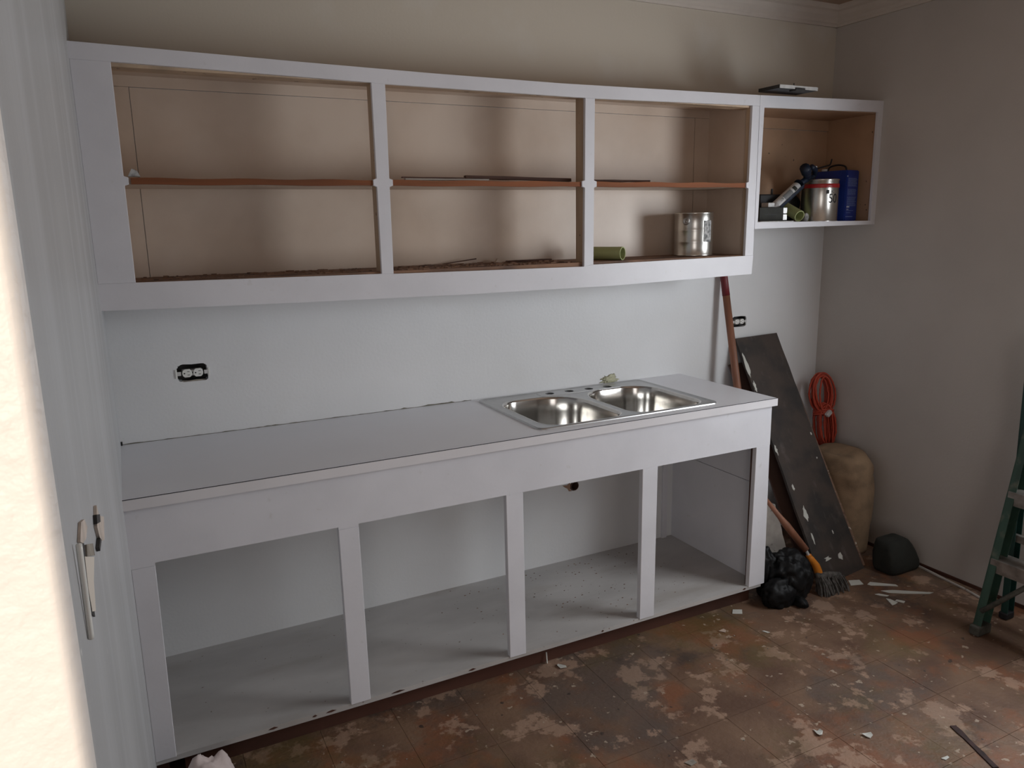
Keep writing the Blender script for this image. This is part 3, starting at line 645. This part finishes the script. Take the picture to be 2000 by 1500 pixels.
obj('body', box(2.770, 2.905, -0.165, -0.095, 1.7215, 1.782, bev=0.006), M['black'], td)
obj('peg', lathe([(0.005, 0), (0.005, 0.026)], (2.865, -0.14, 1.782), 12), M['black'], td)
obj('grey_tab', box(2.772, 2.812, -0.215, -0.170, 1.7215, 1.742, bev=0.002), M['strap'], td)
tag(obj('dark_bundle', blob((3.048, -0.072, 1.725), (0.060, 0.040, 0.080), 0.18, 1.5, 3, flat=1.6505, seed=4), M['black'], loc=(2.965, -0.055, 1.6505), smooth=True), 'black cloth bundle behind the green pipe in the corner cabinet', 'cloth')
tag(obj('putty_lump', blob((3.012, -0.215, 1.672), (0.018, 0.016, 0.022), 0.2, 2, 3, flat=1.6505, seed=9), M['label'], loc=(3.012, -0.215, 1.6505), smooth=True), 'small grey lump between the green pipe and the red-banded can', 'putty')

# ---------------------------------------------------------------- things leaning in the corner beside the base cabinet
hx0, hx1 = Vector((2.688, -0.030, 1.395)), Vector((2.713, -0.125, 0.863))
hd = (hx0 - hx1).normalized(); foot = hx1 - hd * (hx1.z - 0.016) / hd.z; tip = hx0 + hd * 0.055
th = thing('tool_handle', 'tall worn wooden tool handle with a dark red top leaning right of the countertop', 'tool', tuple(foot))
span = tip - foot
obj('shaft', tube([foot + span * t for t in (0, 0.3, 0.6, 0.9)], [0.021, 0.0205, 0.0185, 0.0175], 16), M['ash'], th, smooth=True)
obj('painted_tip', tube([foot + span * t for t in (0.9, 0.95, 0.995, 1.0)], [0.0185, 0.0180, 0.0190, 0.013], 16), M['maroon'], th, smooth=True)

def leanboard(name, c4, t, m, label, cat='board', chips=None, edge=None):
    """c4: bottom-left, bottom-right, top-right, top-left corners of the front face"""
    P4 = [Vector(p) for p in c4]; n = (P4[1] - P4[0]).cross(P4[3] - P4[0]).normalized()
    if n.y > 0: n = -n
    bm = bmesh.new(); G = 14; fr = []; bk = []
    rg = random.Random(3)
    for j in range(G + 1):
        rf = []; rb = []
        for i in range(3):
            u, v = i / 2, j / G
            p = P4[0].lerp(P4[1], u).lerp(P4[3].lerp(P4[2], u), v)
            if i != 1 and 0 < j < G: p += (P4[1] - P4[0]).normalized() * rg.uniform(-0.002, 0.002)
            rf.append(bm.verts.new(p)); rb.append(bm.verts.new(p - n * t))
        fr.append(rf); bk.append(rb)
    for j in range(G):
        for i in range(2):
            bm.faces.new((fr[j][i], fr[j][i + 1], fr[j + 1][i + 1], fr[j + 1][i])); bm.faces.new((bk[j][i], bk[j + 1][i], bk[j + 1][i + 1], bk[j][i + 1]))
        bm.faces.new((fr[j][0], fr[j + 1][0], bk[j + 1][0], bk[j][0])); bm.faces.new((fr[j][2], bk[j][2], bk[j + 1][2], fr[j + 1][2]))
    for i in range(2):
        bm.faces.new((fr[0][i], bk[0][i], bk[0][i + 1], fr[0][i + 1])); bm.faces.new((fr[G][i], fr[G][i + 1], bk[G][i + 1], bk[G][i]))
    t_ = thing(name, label, cat, tuple(P4[0]))
    obj('board_face', bm, m, t_)
    return t_, P4, n
d1, P4, n_ = leanboard('dark_board', [(2.805, -0.638, 0.000), (3.134, -0.593, 0.000), (3.056, -0.030, 1.092), (2.779, -0.030, 1.085)], 0.012, M['dark'], 'wide dark mottled board with white paint flecks leaning against the back wall', 'board')
def on_board(u, v, off=0.0015): return P4[0].lerp(P4[1], u).lerp(P4[3].lerp(P4[2], u), v) + n_ * off
def flake(u, v, pts, m, parent, nm='paint_patch'):
    ux_ = (P4[1] - P4[0]).normalized(); vy_ = (P4[3] - P4[0]).normalized(); c = on_board(u, v, 0.0003)
    a = [c + ux_ * x + vy_ * y for x, y in pts]; b = [p + n_ * 0.0018 for p in a]
    return obj(nm, loft([a, b]), m, parent)
def rp(w, h, seed, n=15):
    r = random.Random(seed); return [(w * math.cos(2 * math.pi * k / n) * r.uniform(0.35, 1.25), h * math.sin(2 * math.pi * k / n) * r.uniform(0.55, 1.1)) for k in range(n)]
for k, (u, v, w, h) in enumerate(((0.03, 0.885, 0.012, 0.075), (0.05, 0.79, 0.010, 0.035), (0.02, 0.53, 0.008, 0.030), (0.10, 0.375, 0.008, 0.018), (0.16, 0.27, 0.018, 0.040), (0.13, 0.17, 0.007, 0.036), (0.60, 0.17, 0.004, 0.010), (0.85, 0.46, 0.006, 0.006), (0.92, 0.56, 0.008, 0.008))):
    flake(u, v, rp(w, h, k), M['chip'], d1)
obj('chipped_edge', tube([on_board(0.985, 0.99, -0.006), on_board(0.990, 0.6, -0.006), on_board(1.005, 0.2, -0.006), on_board(1.01, 0.01, -0.004)], [0.005, 0.007, 0.010, 0.010], 6), M['plyedge'], d1)
b2 = [(2.834, -0.496, 0.000), (3.018, -0.502, 0.000), (3.020, -0.014, 0.959), (2.757, -0.014, 0.952)]
leanboard('brown_board', b2, 0.010, M['brown'], 'plain brown board tucked behind the left edge of the dark mottled board', 'board')
b3 = [(2.535, -0.44, 0.0), (2.700, -0.50, 0.0), (2.737, -0.380, 0.330), (2.665, -0.400, 0.376)]
b3 = [(2.50, -0.43, 0.0), (2.755, -0.500, 0.020), (2.681, -0.440, 0.360), (2.590, -0.420, 0.396)]
leanboard('splattered_board', b3, 0.010, M['splat'], 'whitish paint-splattered board scrap standing beside the right end of the base cabinet', 'board')

# hand broom leaning in front of the boards
a_, b_ = Vector((2.559, -0.500, 0.427)), Vector((2.706, -0.612, 0.193))
hb = thing('hand_broom', 'wooden-handled hand broom with an orange neck and dusty grey bristles leaning by the black bag', 'broom', tuple((2.813, -0.666, 0.000)))
obj('handle', tube([a_, a_.lerp(b_, 0.35), a_.lerp(b_, 0.5), b_], [0.009, 0.012, 0.017, 0.016], 14), M['ash'], hb, smooth=True)
c_ = Vector((2.721, -0.625, 0.155)); d_ = Vector((2.758, -0.650, 0.077))
obj('ferrule', tube([b_, b_.lerp(c_, 0.7)], 0.007, 10), M['strap'], hb)
obj('orange_neck', tube(smooth_path([b_.lerp(c_, 0.6), c_, (c_ + d_) / 2 + Vector((0.006, 0, 0.004)), d_], 4), [0.013] * 4 + [0.016] * 4 + [0.018] * 5, 12), M['orange'], hb, smooth=True)
bm = bmesh.new(); rg = random.Random(6)
e0, e1 = Vector((2.731, -0.660, 0.080)), Vector((2.877, -0.663, 0.055))
for k in range(260):
    u = rg.random(); s_ = e0.lerp(e1, u) + Vector((0, rg.uniform(-0.02, 0.02), rg.uniform(-0.01, 0.006)))
    g_ = Vector((s_.x + rg.uniform(-0.015, 0.03), s_.y - rg.uniform(0.0, 0.05), 0.002))
    tube([s_, s_.lerp(g_, 0.5) + Vector((0, -0.004, 0.004)), g_], 0.0030, 4, bm)
o = obj('bristles', bm, M['bristle'], hb); o['kind'] = 'stuff'
obj('bristle_block', tube([e0, e0.lerp(e1, .5), e1], [0.014, 0.018, 0.012], 10), M['bristle'], hb, smooth=True)

# black bag slumped at the cabinet's corner
bg = blob((2.600, -0.610, 0.085), (0.112, 0.092, 0.125), 0.20, 1.7, 5, flat=0.001, seed=12, ridge=True)
join(bg, blob((2.508, -0.570, 0.11), (0.048, 0.045, 0.115), 0.22, 2.0, 4, flat=0.001, seed=5, ridge=True))
join(bg, blob((2.655, -0.615, 0.055), (0.050, 0.05, 0.095), 0.22, 2.0, 4, flat=0.001, seed=15, ridge=True))
join(bg, blob((2.51, -0.655, 0.045), (0.085, 0.055, 0.075), 0.25, 2.2, 4, flat=0.001, seed=21, ridge=True))
bagt = thing('garbage_bag', 'crumpled black plastic bag on the floor at the right end of the base cabinet', 'bag', (2.58, -0.60, 0))
obj('bag_body', bg, M['bag'], bagt, smooth=True)
obj('loose_corner', blob((2.570, -0.715, 0.018), (0.024, 0.042, 0.024), 0.3, 2, 3, flat=0.001, seed=31), M['bag'], bagt, smooth=True)

# sack in the corner with the orange extension cord on it
sa = bmesh.new(); loops = []
for j in range(34):
    h = j / 33; z = 0.001 + 0.520 * min(1, h * 1.06) if h < 0.94 else 0.521 + 0.004 * (h - 0.94)
    k = 1.0 if h < 0.74 else math.sqrt(max(0.0, 1 - ((h - 0.74) / 0.265) ** 2.3)); k *= (0.93 + 0.10 * math.sin(min(h, 0.8) * 3.3))
    lp = []
    for i in range(48):
        a = 2 * math.pi * i / 48; ca, sa_ = math.cos(a), math.sin(a); e = 0.75
        rx, ry = 0.112 * math.copysign(abs(ca) ** e, ca), 0.176 * math.copysign(abs(sa_) ** e, sa_)
        f = 1 + 0.05 * noise.fractal(Vector((ca * 1.3, sa_ * 1.3, z * 5)), 1, 2, 3) + 0.02 * math.sin(z * 70 + 3 * ca) * (h > 0.7)
        lp.append((min(3.242 + rx * k * f, XR - 0.004), -0.318 + ry * k * f, z - 0.03 * max(0, h - 0.6) * (1 - ca)))
    loops.append(lp)
sa = loft(loops)
tag(obj('burlap_sack', sa, M['sack'], loc=(3.242, -0.318, 0), smooth=True), 'full tan burlap sack standing upright in the room corner behind the dark board', 'sack')

cd = thing('extension_cord', 'coiled orange extension cord hanging in the corner above the tan sack', 'extension cord', tuple((3.325, -0.130, 0.671)))
def cpt(px, py, dy=0.0):   # the coil hangs in a plane 45 degrees to both walls
    return Vector((cd.location.x + (px - 1610) * 0.00205, cd.location.y + dy + (px - 1610) * -0.0011, cd.location.z - (py - 800) * 0.00262))
rg = random.Random(14)
for k in range(13):
    w = rg.uniform(12, 25); h = rg.uniform(26, 33); cx, cy = 1599 + rg.uniform(-5, 7), 766 + rg.uniform(-3, 3); tl = rg.uniform(0.1, 0.4)
    lp = []
    for q_ in range(36):
        a = 2 * math.pi * q_ / 36; x_, y_ = w * math.cos(a), (h + 8) * math.sin(a)
        lp.append(cpt(cx + x_ + y_ * tl * 0.5, cy + y_, rg.uniform(-0.002, 0.002) + (k - 6) * 0.0045))
    obj('cord_loop', tube(lp, 0.0050, 7, closed=True), M['cord'], cd, smooth=True)
for k in range(12):
    w = rg.uniform(8, 23); h = rg.uniform(40, 47); cx, cy = 1612 + rg.uniform(-5, 6), 834 + rg.uniform(-3, 3)
    lp = []
    for q_ in range(36):
        a = 2 * math.pi * q_ / 36; x_, y_ = w * math.cos(a), h * math.sin(a)
        lp.append(cpt(cx + x_ + y_ * 0.12, cy + y_, (k - 6) * 0.0045 + rg.uniform(-0.002, 0.002)))
    obj('cord_loop', tube(lp, 0.0050, 7, closed=True), M['cord'], cd, smooth=True)
for k in range(3):
    lp = [cpt(1608 + 20 * math.cos(a), 802 + 4 * math.sin(a) + k * 4, 0.03 * math.sin(a)) for a in [2 * math.pi * q_ / 20 for q_ in range(20)]]
    obj('cord_wrap', tube(lp, 0.0050, 7, closed=True), M['cord'], cd, smooth=True)
obj('plug', box(-0.012, 0.012, -0.01, 0.01, -0.018, 0.018, rot=Matrix.Translation(cpt(1606, 805, -0.04)) @ Matrix.Rotation(R(50), 4, 'Y'), bev=0.004), M['strap'], cd)

# squat black bag by the right wall
kb = bmesh.new(); loops = []
for h, wx, wy, ox in ((0.001, 0.096, 0.060, 0), (0.02, 0.106, 0.066, 0.002), (0.05, 0.104, 0.066, 0.0), (0.09, 0.094, 0.062, -0.010), (0.125, 0.082, 0.056, -0.020), (0.150, 0.070, 0.048, -0.028), (0.1575, 0.060, 0.038, -0.030), (0.158, 0.03, 0.02, -0.03)):
    lp = []
    for i in range(40):
        a = 2 * math.pi * i / 40; ca, sa_ = math.cos(a), math.sin(a); e = 0.4
        f = 1 + 0.06 * noise.fractal(Vector((ca * 1.5, sa_ * 1.5, h * 9)), 1, 2, 3)
        lp.append((min(3.262 + ox + wx * math.copysign(abs(ca) ** e, ca) * f, XR - 0.01), -0.665 - ox * 0.4 + wy * math.copysign(abs(sa_) ** e, sa_) * f, h))
    loops.append(lp)
kb = loft(loops)
tag(obj('black_cloth_bag', kb, M['cloth'], loc=(3.262, -0.665, 0), smooth=True), 'squat flat-topped black cloth bag on the floor against the right wall', 'bag')

# loose quarter round along the right wall
M['qr'] = mat('off white strip', (0.52, 0.49, 0.45), 0.6)
strip('molding_strip', (3.371, -0.694, 0.001), (3.332, -0.967, 0.001), 0.009, 0.007, M['qr'], 'long thin white molding strip on the floor along the right wall', cat='molding')
strip('molding_strip', (3.334, -0.973, 0.001), (3.306, -1.080, 0.001), 0.009, 0.006, M['qr'], 'short broken end of white molding beside the ladder foot', cat='molding')

# ---------------------------------------------------------------- paint flakes and scraps on the floor
def scrap(px, pts, label, m=None, t=0.0022, group=None, name='paint_flake', cat='paint flake', tilt=0.0):
    """px: centre on the floor, pts: outline in metres"""
    a = [Vector((px[0] + x, px[1] + y, 0.0006 + abs(x) * tilt)) for x, y in pts]; b = [p + Vector((0, 0, t)) for p in a]
    o = obj(name, loft([a, b]), m or M['chip'], loc=(px[0], px[1], 0)); return tag(o, label, cat, group)
scrap((1.411, -0.630, 0.000), [(-.014, .012), (-.004, .022), (.014, -.006), (.012, -.016), (-.012, -.010)], 'pale paint flake near the toe kick below the third bay', tilt=0.3)
scrap((2.294, -0.630, 0.000), [(-.03, .0), (-.004, .026), (.030, .006), (.006, -.022)], 'square white flake on the floor below the right end of the base cabinet')
scrap((2.962, -0.702, 0.000), [(-.04, .01), (-.01, .05), (.04, .03), (.02, -.01)], 'grey-white scrap just in front of the dark board')
scrap((3.047, -0.766, 0.000), [(-.05, .045), (-.02, .055), (.06, -.02), (.055, -.035), (.02, -.01), (-.045, .03)], 'long pale sliver, the left one of two near the black cloth bag', cat='paint sliver')
scrap((3.086, -0.868, 0.000), [(-.09, .075), (-.04, .055), (.10, -.05), (.075, -.05), (-.02, .005), (-.075, .045)], 'longest curved pale sliver on the floor, pointing to the ladder', cat='paint sliver')
scrap((2.964, -0.823, 0.000), [(-.02, .02), (.0, .015), (.025, -.018), (.01, -.02), (-.01, .0)], 'small pale sliver left of the white scrap pair', cat='paint sliver')
scrap((2.953, -0.888, 0.000), [(-.03, -.02), (.0, .035), (.01, .02), (.012, -.015), (-.01, -.02)], 'left scrap of the white pair in front of the long sliver')
scrap((2.983, -0.899, 0.000), [(-.014, .012), (.002, .016), (.020, -.012), (.002, -.02)], 'right scrap of the white pair in front of the long sliver')
scrap((1.957, -1.370, 0.000), [(-.012, -.006), (-.006, .008), (.0, .022), (.003, .008), (.014, .006), (.014, -.006), (.004, -.013), (-.008, -.012)], 'bright white crumpled flake at the bottom of the floor, nearest the camera', tilt=0.5)
scrap((2.085, -1.454, 0.000), [(-.010, .012), (.004, .010), (.018, .0), (.014, -.012), (.0, -.014), (-.008, -.004)], 'white crumbly flake right of the bright white one at the bottom of the floor', tilt=0.4)
scrap((2.278, -0.812, 0.000), [(-.008, .014), (.002, .01), (.012, -.010), (.0, -.008)], 'tiny pale flake on the open floor right of the square white one')
scrap((2.130, -0.721, 0.000), [(-.016, .008), (.014, .012), (.014, -.004), (.0, -.014)], 'rounded beige flake in front of the toe kick under the fourth bay', m=mat('beige flake', (0.50, 0.38, 0.30), 0.8))
scrap((1.498, -1.284, 0.000), [(-.02, .01), (.012, .01), (.016, -.008), (-.01, -.012)], 'beige flake at the bottom edge of the floor left of the bright white one', m=M['torn'])
scrap((2.208, -1.643, 0.000), [(-.012, .006), (.016, .004), (.014, -.004), (-.006, -.006)], 'small white flake at the bottom right of the floor')
# small upright sliver against the toe kick
o = obj('paint_sliver', box(-0.002, 0.002, -0.002, 0.002, 0, 0.044, rot=Matrix.Translation((1.375, -0.580, 0.0005)) @ Matrix.Rotation(R(-8), 4, 'X')), M['chip'], loc=(1.375, -0.580, 0)); tag(o, 'white sliver standing upright against the dark toe kick', 'paint sliver')
# dark stained strip at the lower right, stuck to the floor
strip('dark_strip', (2.380, -1.554, 0.000), (2.304, -1.742, 0.000), 0.020, 0.003, mat('dark maroon residue', (0.045, 0.018, 0.016), 0.8, var=0.3, scale=40), 'dark maroon strip of residue on the floor at the bottom right', cat='floor residue')
bm = bmesh.new(); rg = random.Random(33)
for k in range(420):
    x, y = rg.uniform(0.3, 3.3), rg.uniform(-2.4, -0.60)
    s = rg.choice((0.0008, 0.001, 0.0015, 0.0028)); a = rg.uniform(0, 3.1)
    n = rg.randint(3, 5); pts = [(x + s * rg.uniform(.6, 1.6) * math.cos(a + 2 * math.pi * i / n), y + s * rg.uniform(.6, 1.4) * math.sin(a + 2 * math.pi * i / n)) for i in range(n)]
    join(bm, prism(pts, 'z', 0.0, 0.0012)) if False else None
    A = [bm.verts.new((p[0], p[1], 0.0002)) for p in pts]; B = [bm.verts.new((p[0], p[1], 0.0002 + s * 0.5)) for p in pts]
    bm.faces.new(B)
    for i in range(n): bm.faces.new((A[i], A[(i + 1) % n], B[(i + 1) % n], B[i]))
o = obj('floor_crumbs', bm, M['torn']); o['kind'] = 'stuff'; tag(o, 'tiny pale crumbs of paint and grit scattered over the brown floor', 'crumbs')
# scraps clinging to the foot of the dark board
for k, (px, w, h, lb) in enumerate((((2.846, -0.630, 0.084), 0.030, 0.012, 'ragged white paint scrap on the lower left of the dark board'), ((2.927, -0.620, 0.067), 0.018, 0.022, 'triangular white scrap at the foot of the dark board'))):
    u_ = 0.28 + 0.3 * k; flake(u_, 0.085 - 0.01 * k, rp(w, h, 40 + k, 11), M['chip'], d1)

# rag at the bottom left
rgm = bmesh.new(); G = 34; grid = []
for i in range(G + 1):
    row = []
    for j in range(G + 1):
        u, v = i / G - 0.5, j / G - 0.5; rad = math.hypot(u, v) * 2
        fold = noise.fractal(Vector((u * 5, v * 5, 1.3)), 1.0, 2.0, 4)
        z = max(0.003, 0.150 * (1 - rad ** 1.6) + 0.045 * fold)
        row.append(rgm.verts.new((0.125 + u * 0.27 + 0.01 * fold, -0.745 + v * 0.19, z)))
    grid.append(row)
for i in range(G):
    for j in range(G): rgm.faces.new((grid[i][j], grid[i + 1][j], grid[i + 1][j + 1], grid[i][j + 1]))
ex_ = bmesh.ops.extrude_face_region(rgm, geom=rgm.faces[:])
for v in [g for g in ex_['geom'] if isinstance(g, bmesh.types.BMVert)]: v.co.z = max(0.0008, v.co.z - 0.004)
tag(obj('crumpled_rag', rgm, M['rag'], loc=(0.125, -0.745, 0), smooth=True), 'crumpled pinkish white rag on the floor at the left end of the base cabinet', 'rag')

# ---------------------------------------------------------------- broken hole in the left wall with old strips in it
dm = thing('broken_wall_box', 'torn hole in the grey left wall, a bent white strip sticking out', 'wall damage', (0.0, -2.02, 1.31))
def wallpatch(pts, x1, m, nm):  # pts (y,z)
    return obj(nm, prism(pts, 'x', 0.0004, x1), m, dm)
Y = lambda p: (p[1], p[2])
wallpatch([Y(p) for p in ((0.000, -1.828, 1.313), (0.000, -1.795, 1.287), (0.000, -1.695, 1.251), (0.000, -1.756, 1.237), (0.000, -1.843, 1.268), (0.000, -1.873, 1.299))], 0.004, M['plaster'], 'torn_plaster')
wallpatch([Y(p) for p in ((0.000, -1.861, 1.311), (0.000, -1.792, 1.288), (0.000, -1.801, 1.280), (0.000, -1.874, 1.303))], 0.0046, M['darkbox'], 'hole')
wallpatch([Y(p) for p in ((0.000, -1.855, 1.277), (0.000, -1.831, 1.265), (0.000, -1.887, 1.271), (0.000, -1.895, 1.279))], 0.0046, M['darkbox'], 'crack')
wallpatch([Y(p) for p in ((0.000, -2.087, 1.380), (0.000, -2.040, 1.367), (0.000, -2.014, 1.349), (0.000, -2.053, 1.350), (0.000, -2.097, 1.361), (0.000, -2.127, 1.374))], 0.003, M['plaster'], 'torn_plaster')
wallpatch([Y(p) for p in ((0.000, -2.058, 1.345), (0.000, -1.967, 1.312), (0.000, -1.962, 1.295), (0.000, -2.072, 1.337))], 0.003, M['torn'], 'hole')
wallpatch([Y(p) for p in ((0.000, -2.113, 1.367), (0.000, -2.074, 1.353), (0.000, -2.063, 1.265), (0.000, -2.095, 1.283), (0.000, -2.147, 1.316))], 0.002, M['darkbox'], 'gap')
wallpatch([Y(p) for p in ((0.000, -2.089, 1.344), (0.000, -1.964, 1.294), (0.000, -2.019, 1.287), (0.000, -2.047, 1.264), (0.000, -2.091, 1.284), (0.000, -2.100, 1.314))], 0.0022, M['beige'], 'beige_strip')
p0, p1 = Vector((0.005, -2.172, 1.388)), Vector((0.003, -2.157, 1.287))
obj('white_strip', tube(smooth_path([p0, p0.lerp(p1, 0.35), p0.lerp(p1, 0.7), p1], 4), 0.0028, 8), M['plastic'], dm, smooth=True)  # white colour stands in for sunlight catching the strip

# ---------------------------------------------------------------- stepladder at the right
LD = thing('stepladder', 'green fibreglass stepladder with grey metal steps standing at the right edge of the room', 'ladder', (3.05, -1.45, 0))
lean = (0.168 - 0.0) / 0.70      # x gained per metre of height by the front rails
TOPZ = 1.15
def rail(yc, x0, sl, m, w=0.062, d=0.030, z0=0.02, z1=TOPZ, nm='front_rail', side=1):
    """C channel leaning in x"""
    bm = bmesh.new()
    def quad(xa, xb, ya, yb):
        lo = []
        for z in (z0, z1):
            x = x0 + sl * z; lo.append([(x + xa, ya, z), (x + xb, ya, z), (x + xb, yb, z), (x + xa, yb, z)])
        join(bm, loft(lo))
    quad(0, w, yc - 0.002, yc + 0.002); quad(0, 0.004, min(yc, yc - side * d), max(yc, yc - side * d)); quad(w - 0.004, w, min(yc, yc - side * d), max(yc, yc - side * d))
    return obj(nm, bm, m, LD)
xf = 2.995
rail(-1.215, xf, lean, M['green'], side=1); rail(-1.66, xf, lean, M['green'], side=-1)
rail(-1.195, 3.225, -0.03, M['greend'], w=0.045, d=0.025, nm='rear_rail', z0=0.02, z1=TOPZ + 0.0); rail(-1.69, 3.225, -0.03, M['greend'], w=0.045, d=0.025, nm='rear_rail', side=-1)
for yc in (-1.228, -1.647):
    obj('foot', box(xf - 0.008, xf + 0.078, yc - 0.022, yc + 0.020, 0.001, 0.042, bev=0.006), M['rubber'], LD)
for yc in (-1.205, -1.68):
    obj('rear_foot', box(3.218, 3.272, yc - 0.018, yc + 0.018, 0.001, 0.030, bev=0.005), M['black'], LD)
for k in range(4):
    z = 0.315 + 0.272 * k; x = xf + lean * z
    if z > TOPZ - 0.05: continue
    st = obj('step', box(x - 0.004, x + 0.085, -1.657, -1.219, z - 0.004, z, bev=0.001), M['alu'], LD)
    obj('step_lip', box(x - 0.006, x - 0.002, -1.657, -1.219, z - 0.055, z - 0.001), M['alu'], st)
    obj('step_lip', box(x + 0.081, x + 0.085, -1.657, -1.219, z - 0.030, z - 0.005), M['alu'], st)
zt = 0.26
obj('knee_brace', tube([(xf + lean * 0.10 + 0.0, -1.232, 0.10), (xf + lean * zt + 0.02, -1.37, zt)], 0.010, 8), M['rubber'], LD, smooth=True)
obj('knee_brace', tube([(xf + lean * 0.10 + 0.0, -1.643, 0.10), (xf + lean * zt + 0.02, -1.50, zt)], 0.010, 8), M['rubber'], LD, smooth=True)
obj('top_cap', box(xf + lean * TOPZ - 0.02, 3.225 - 0.03 * TOPZ + 0.06, -1.70, -1.18, TOPZ, TOPZ + 0.04, bev=0.006), M['green'], LD)
for z in (0.35, 0.75): obj('cross_bar', box(3.235 - 0.03 * z, 3.255 - 0.03 * z, -1.69, -1.195, z, z + 0.03), M['alu'], LD)
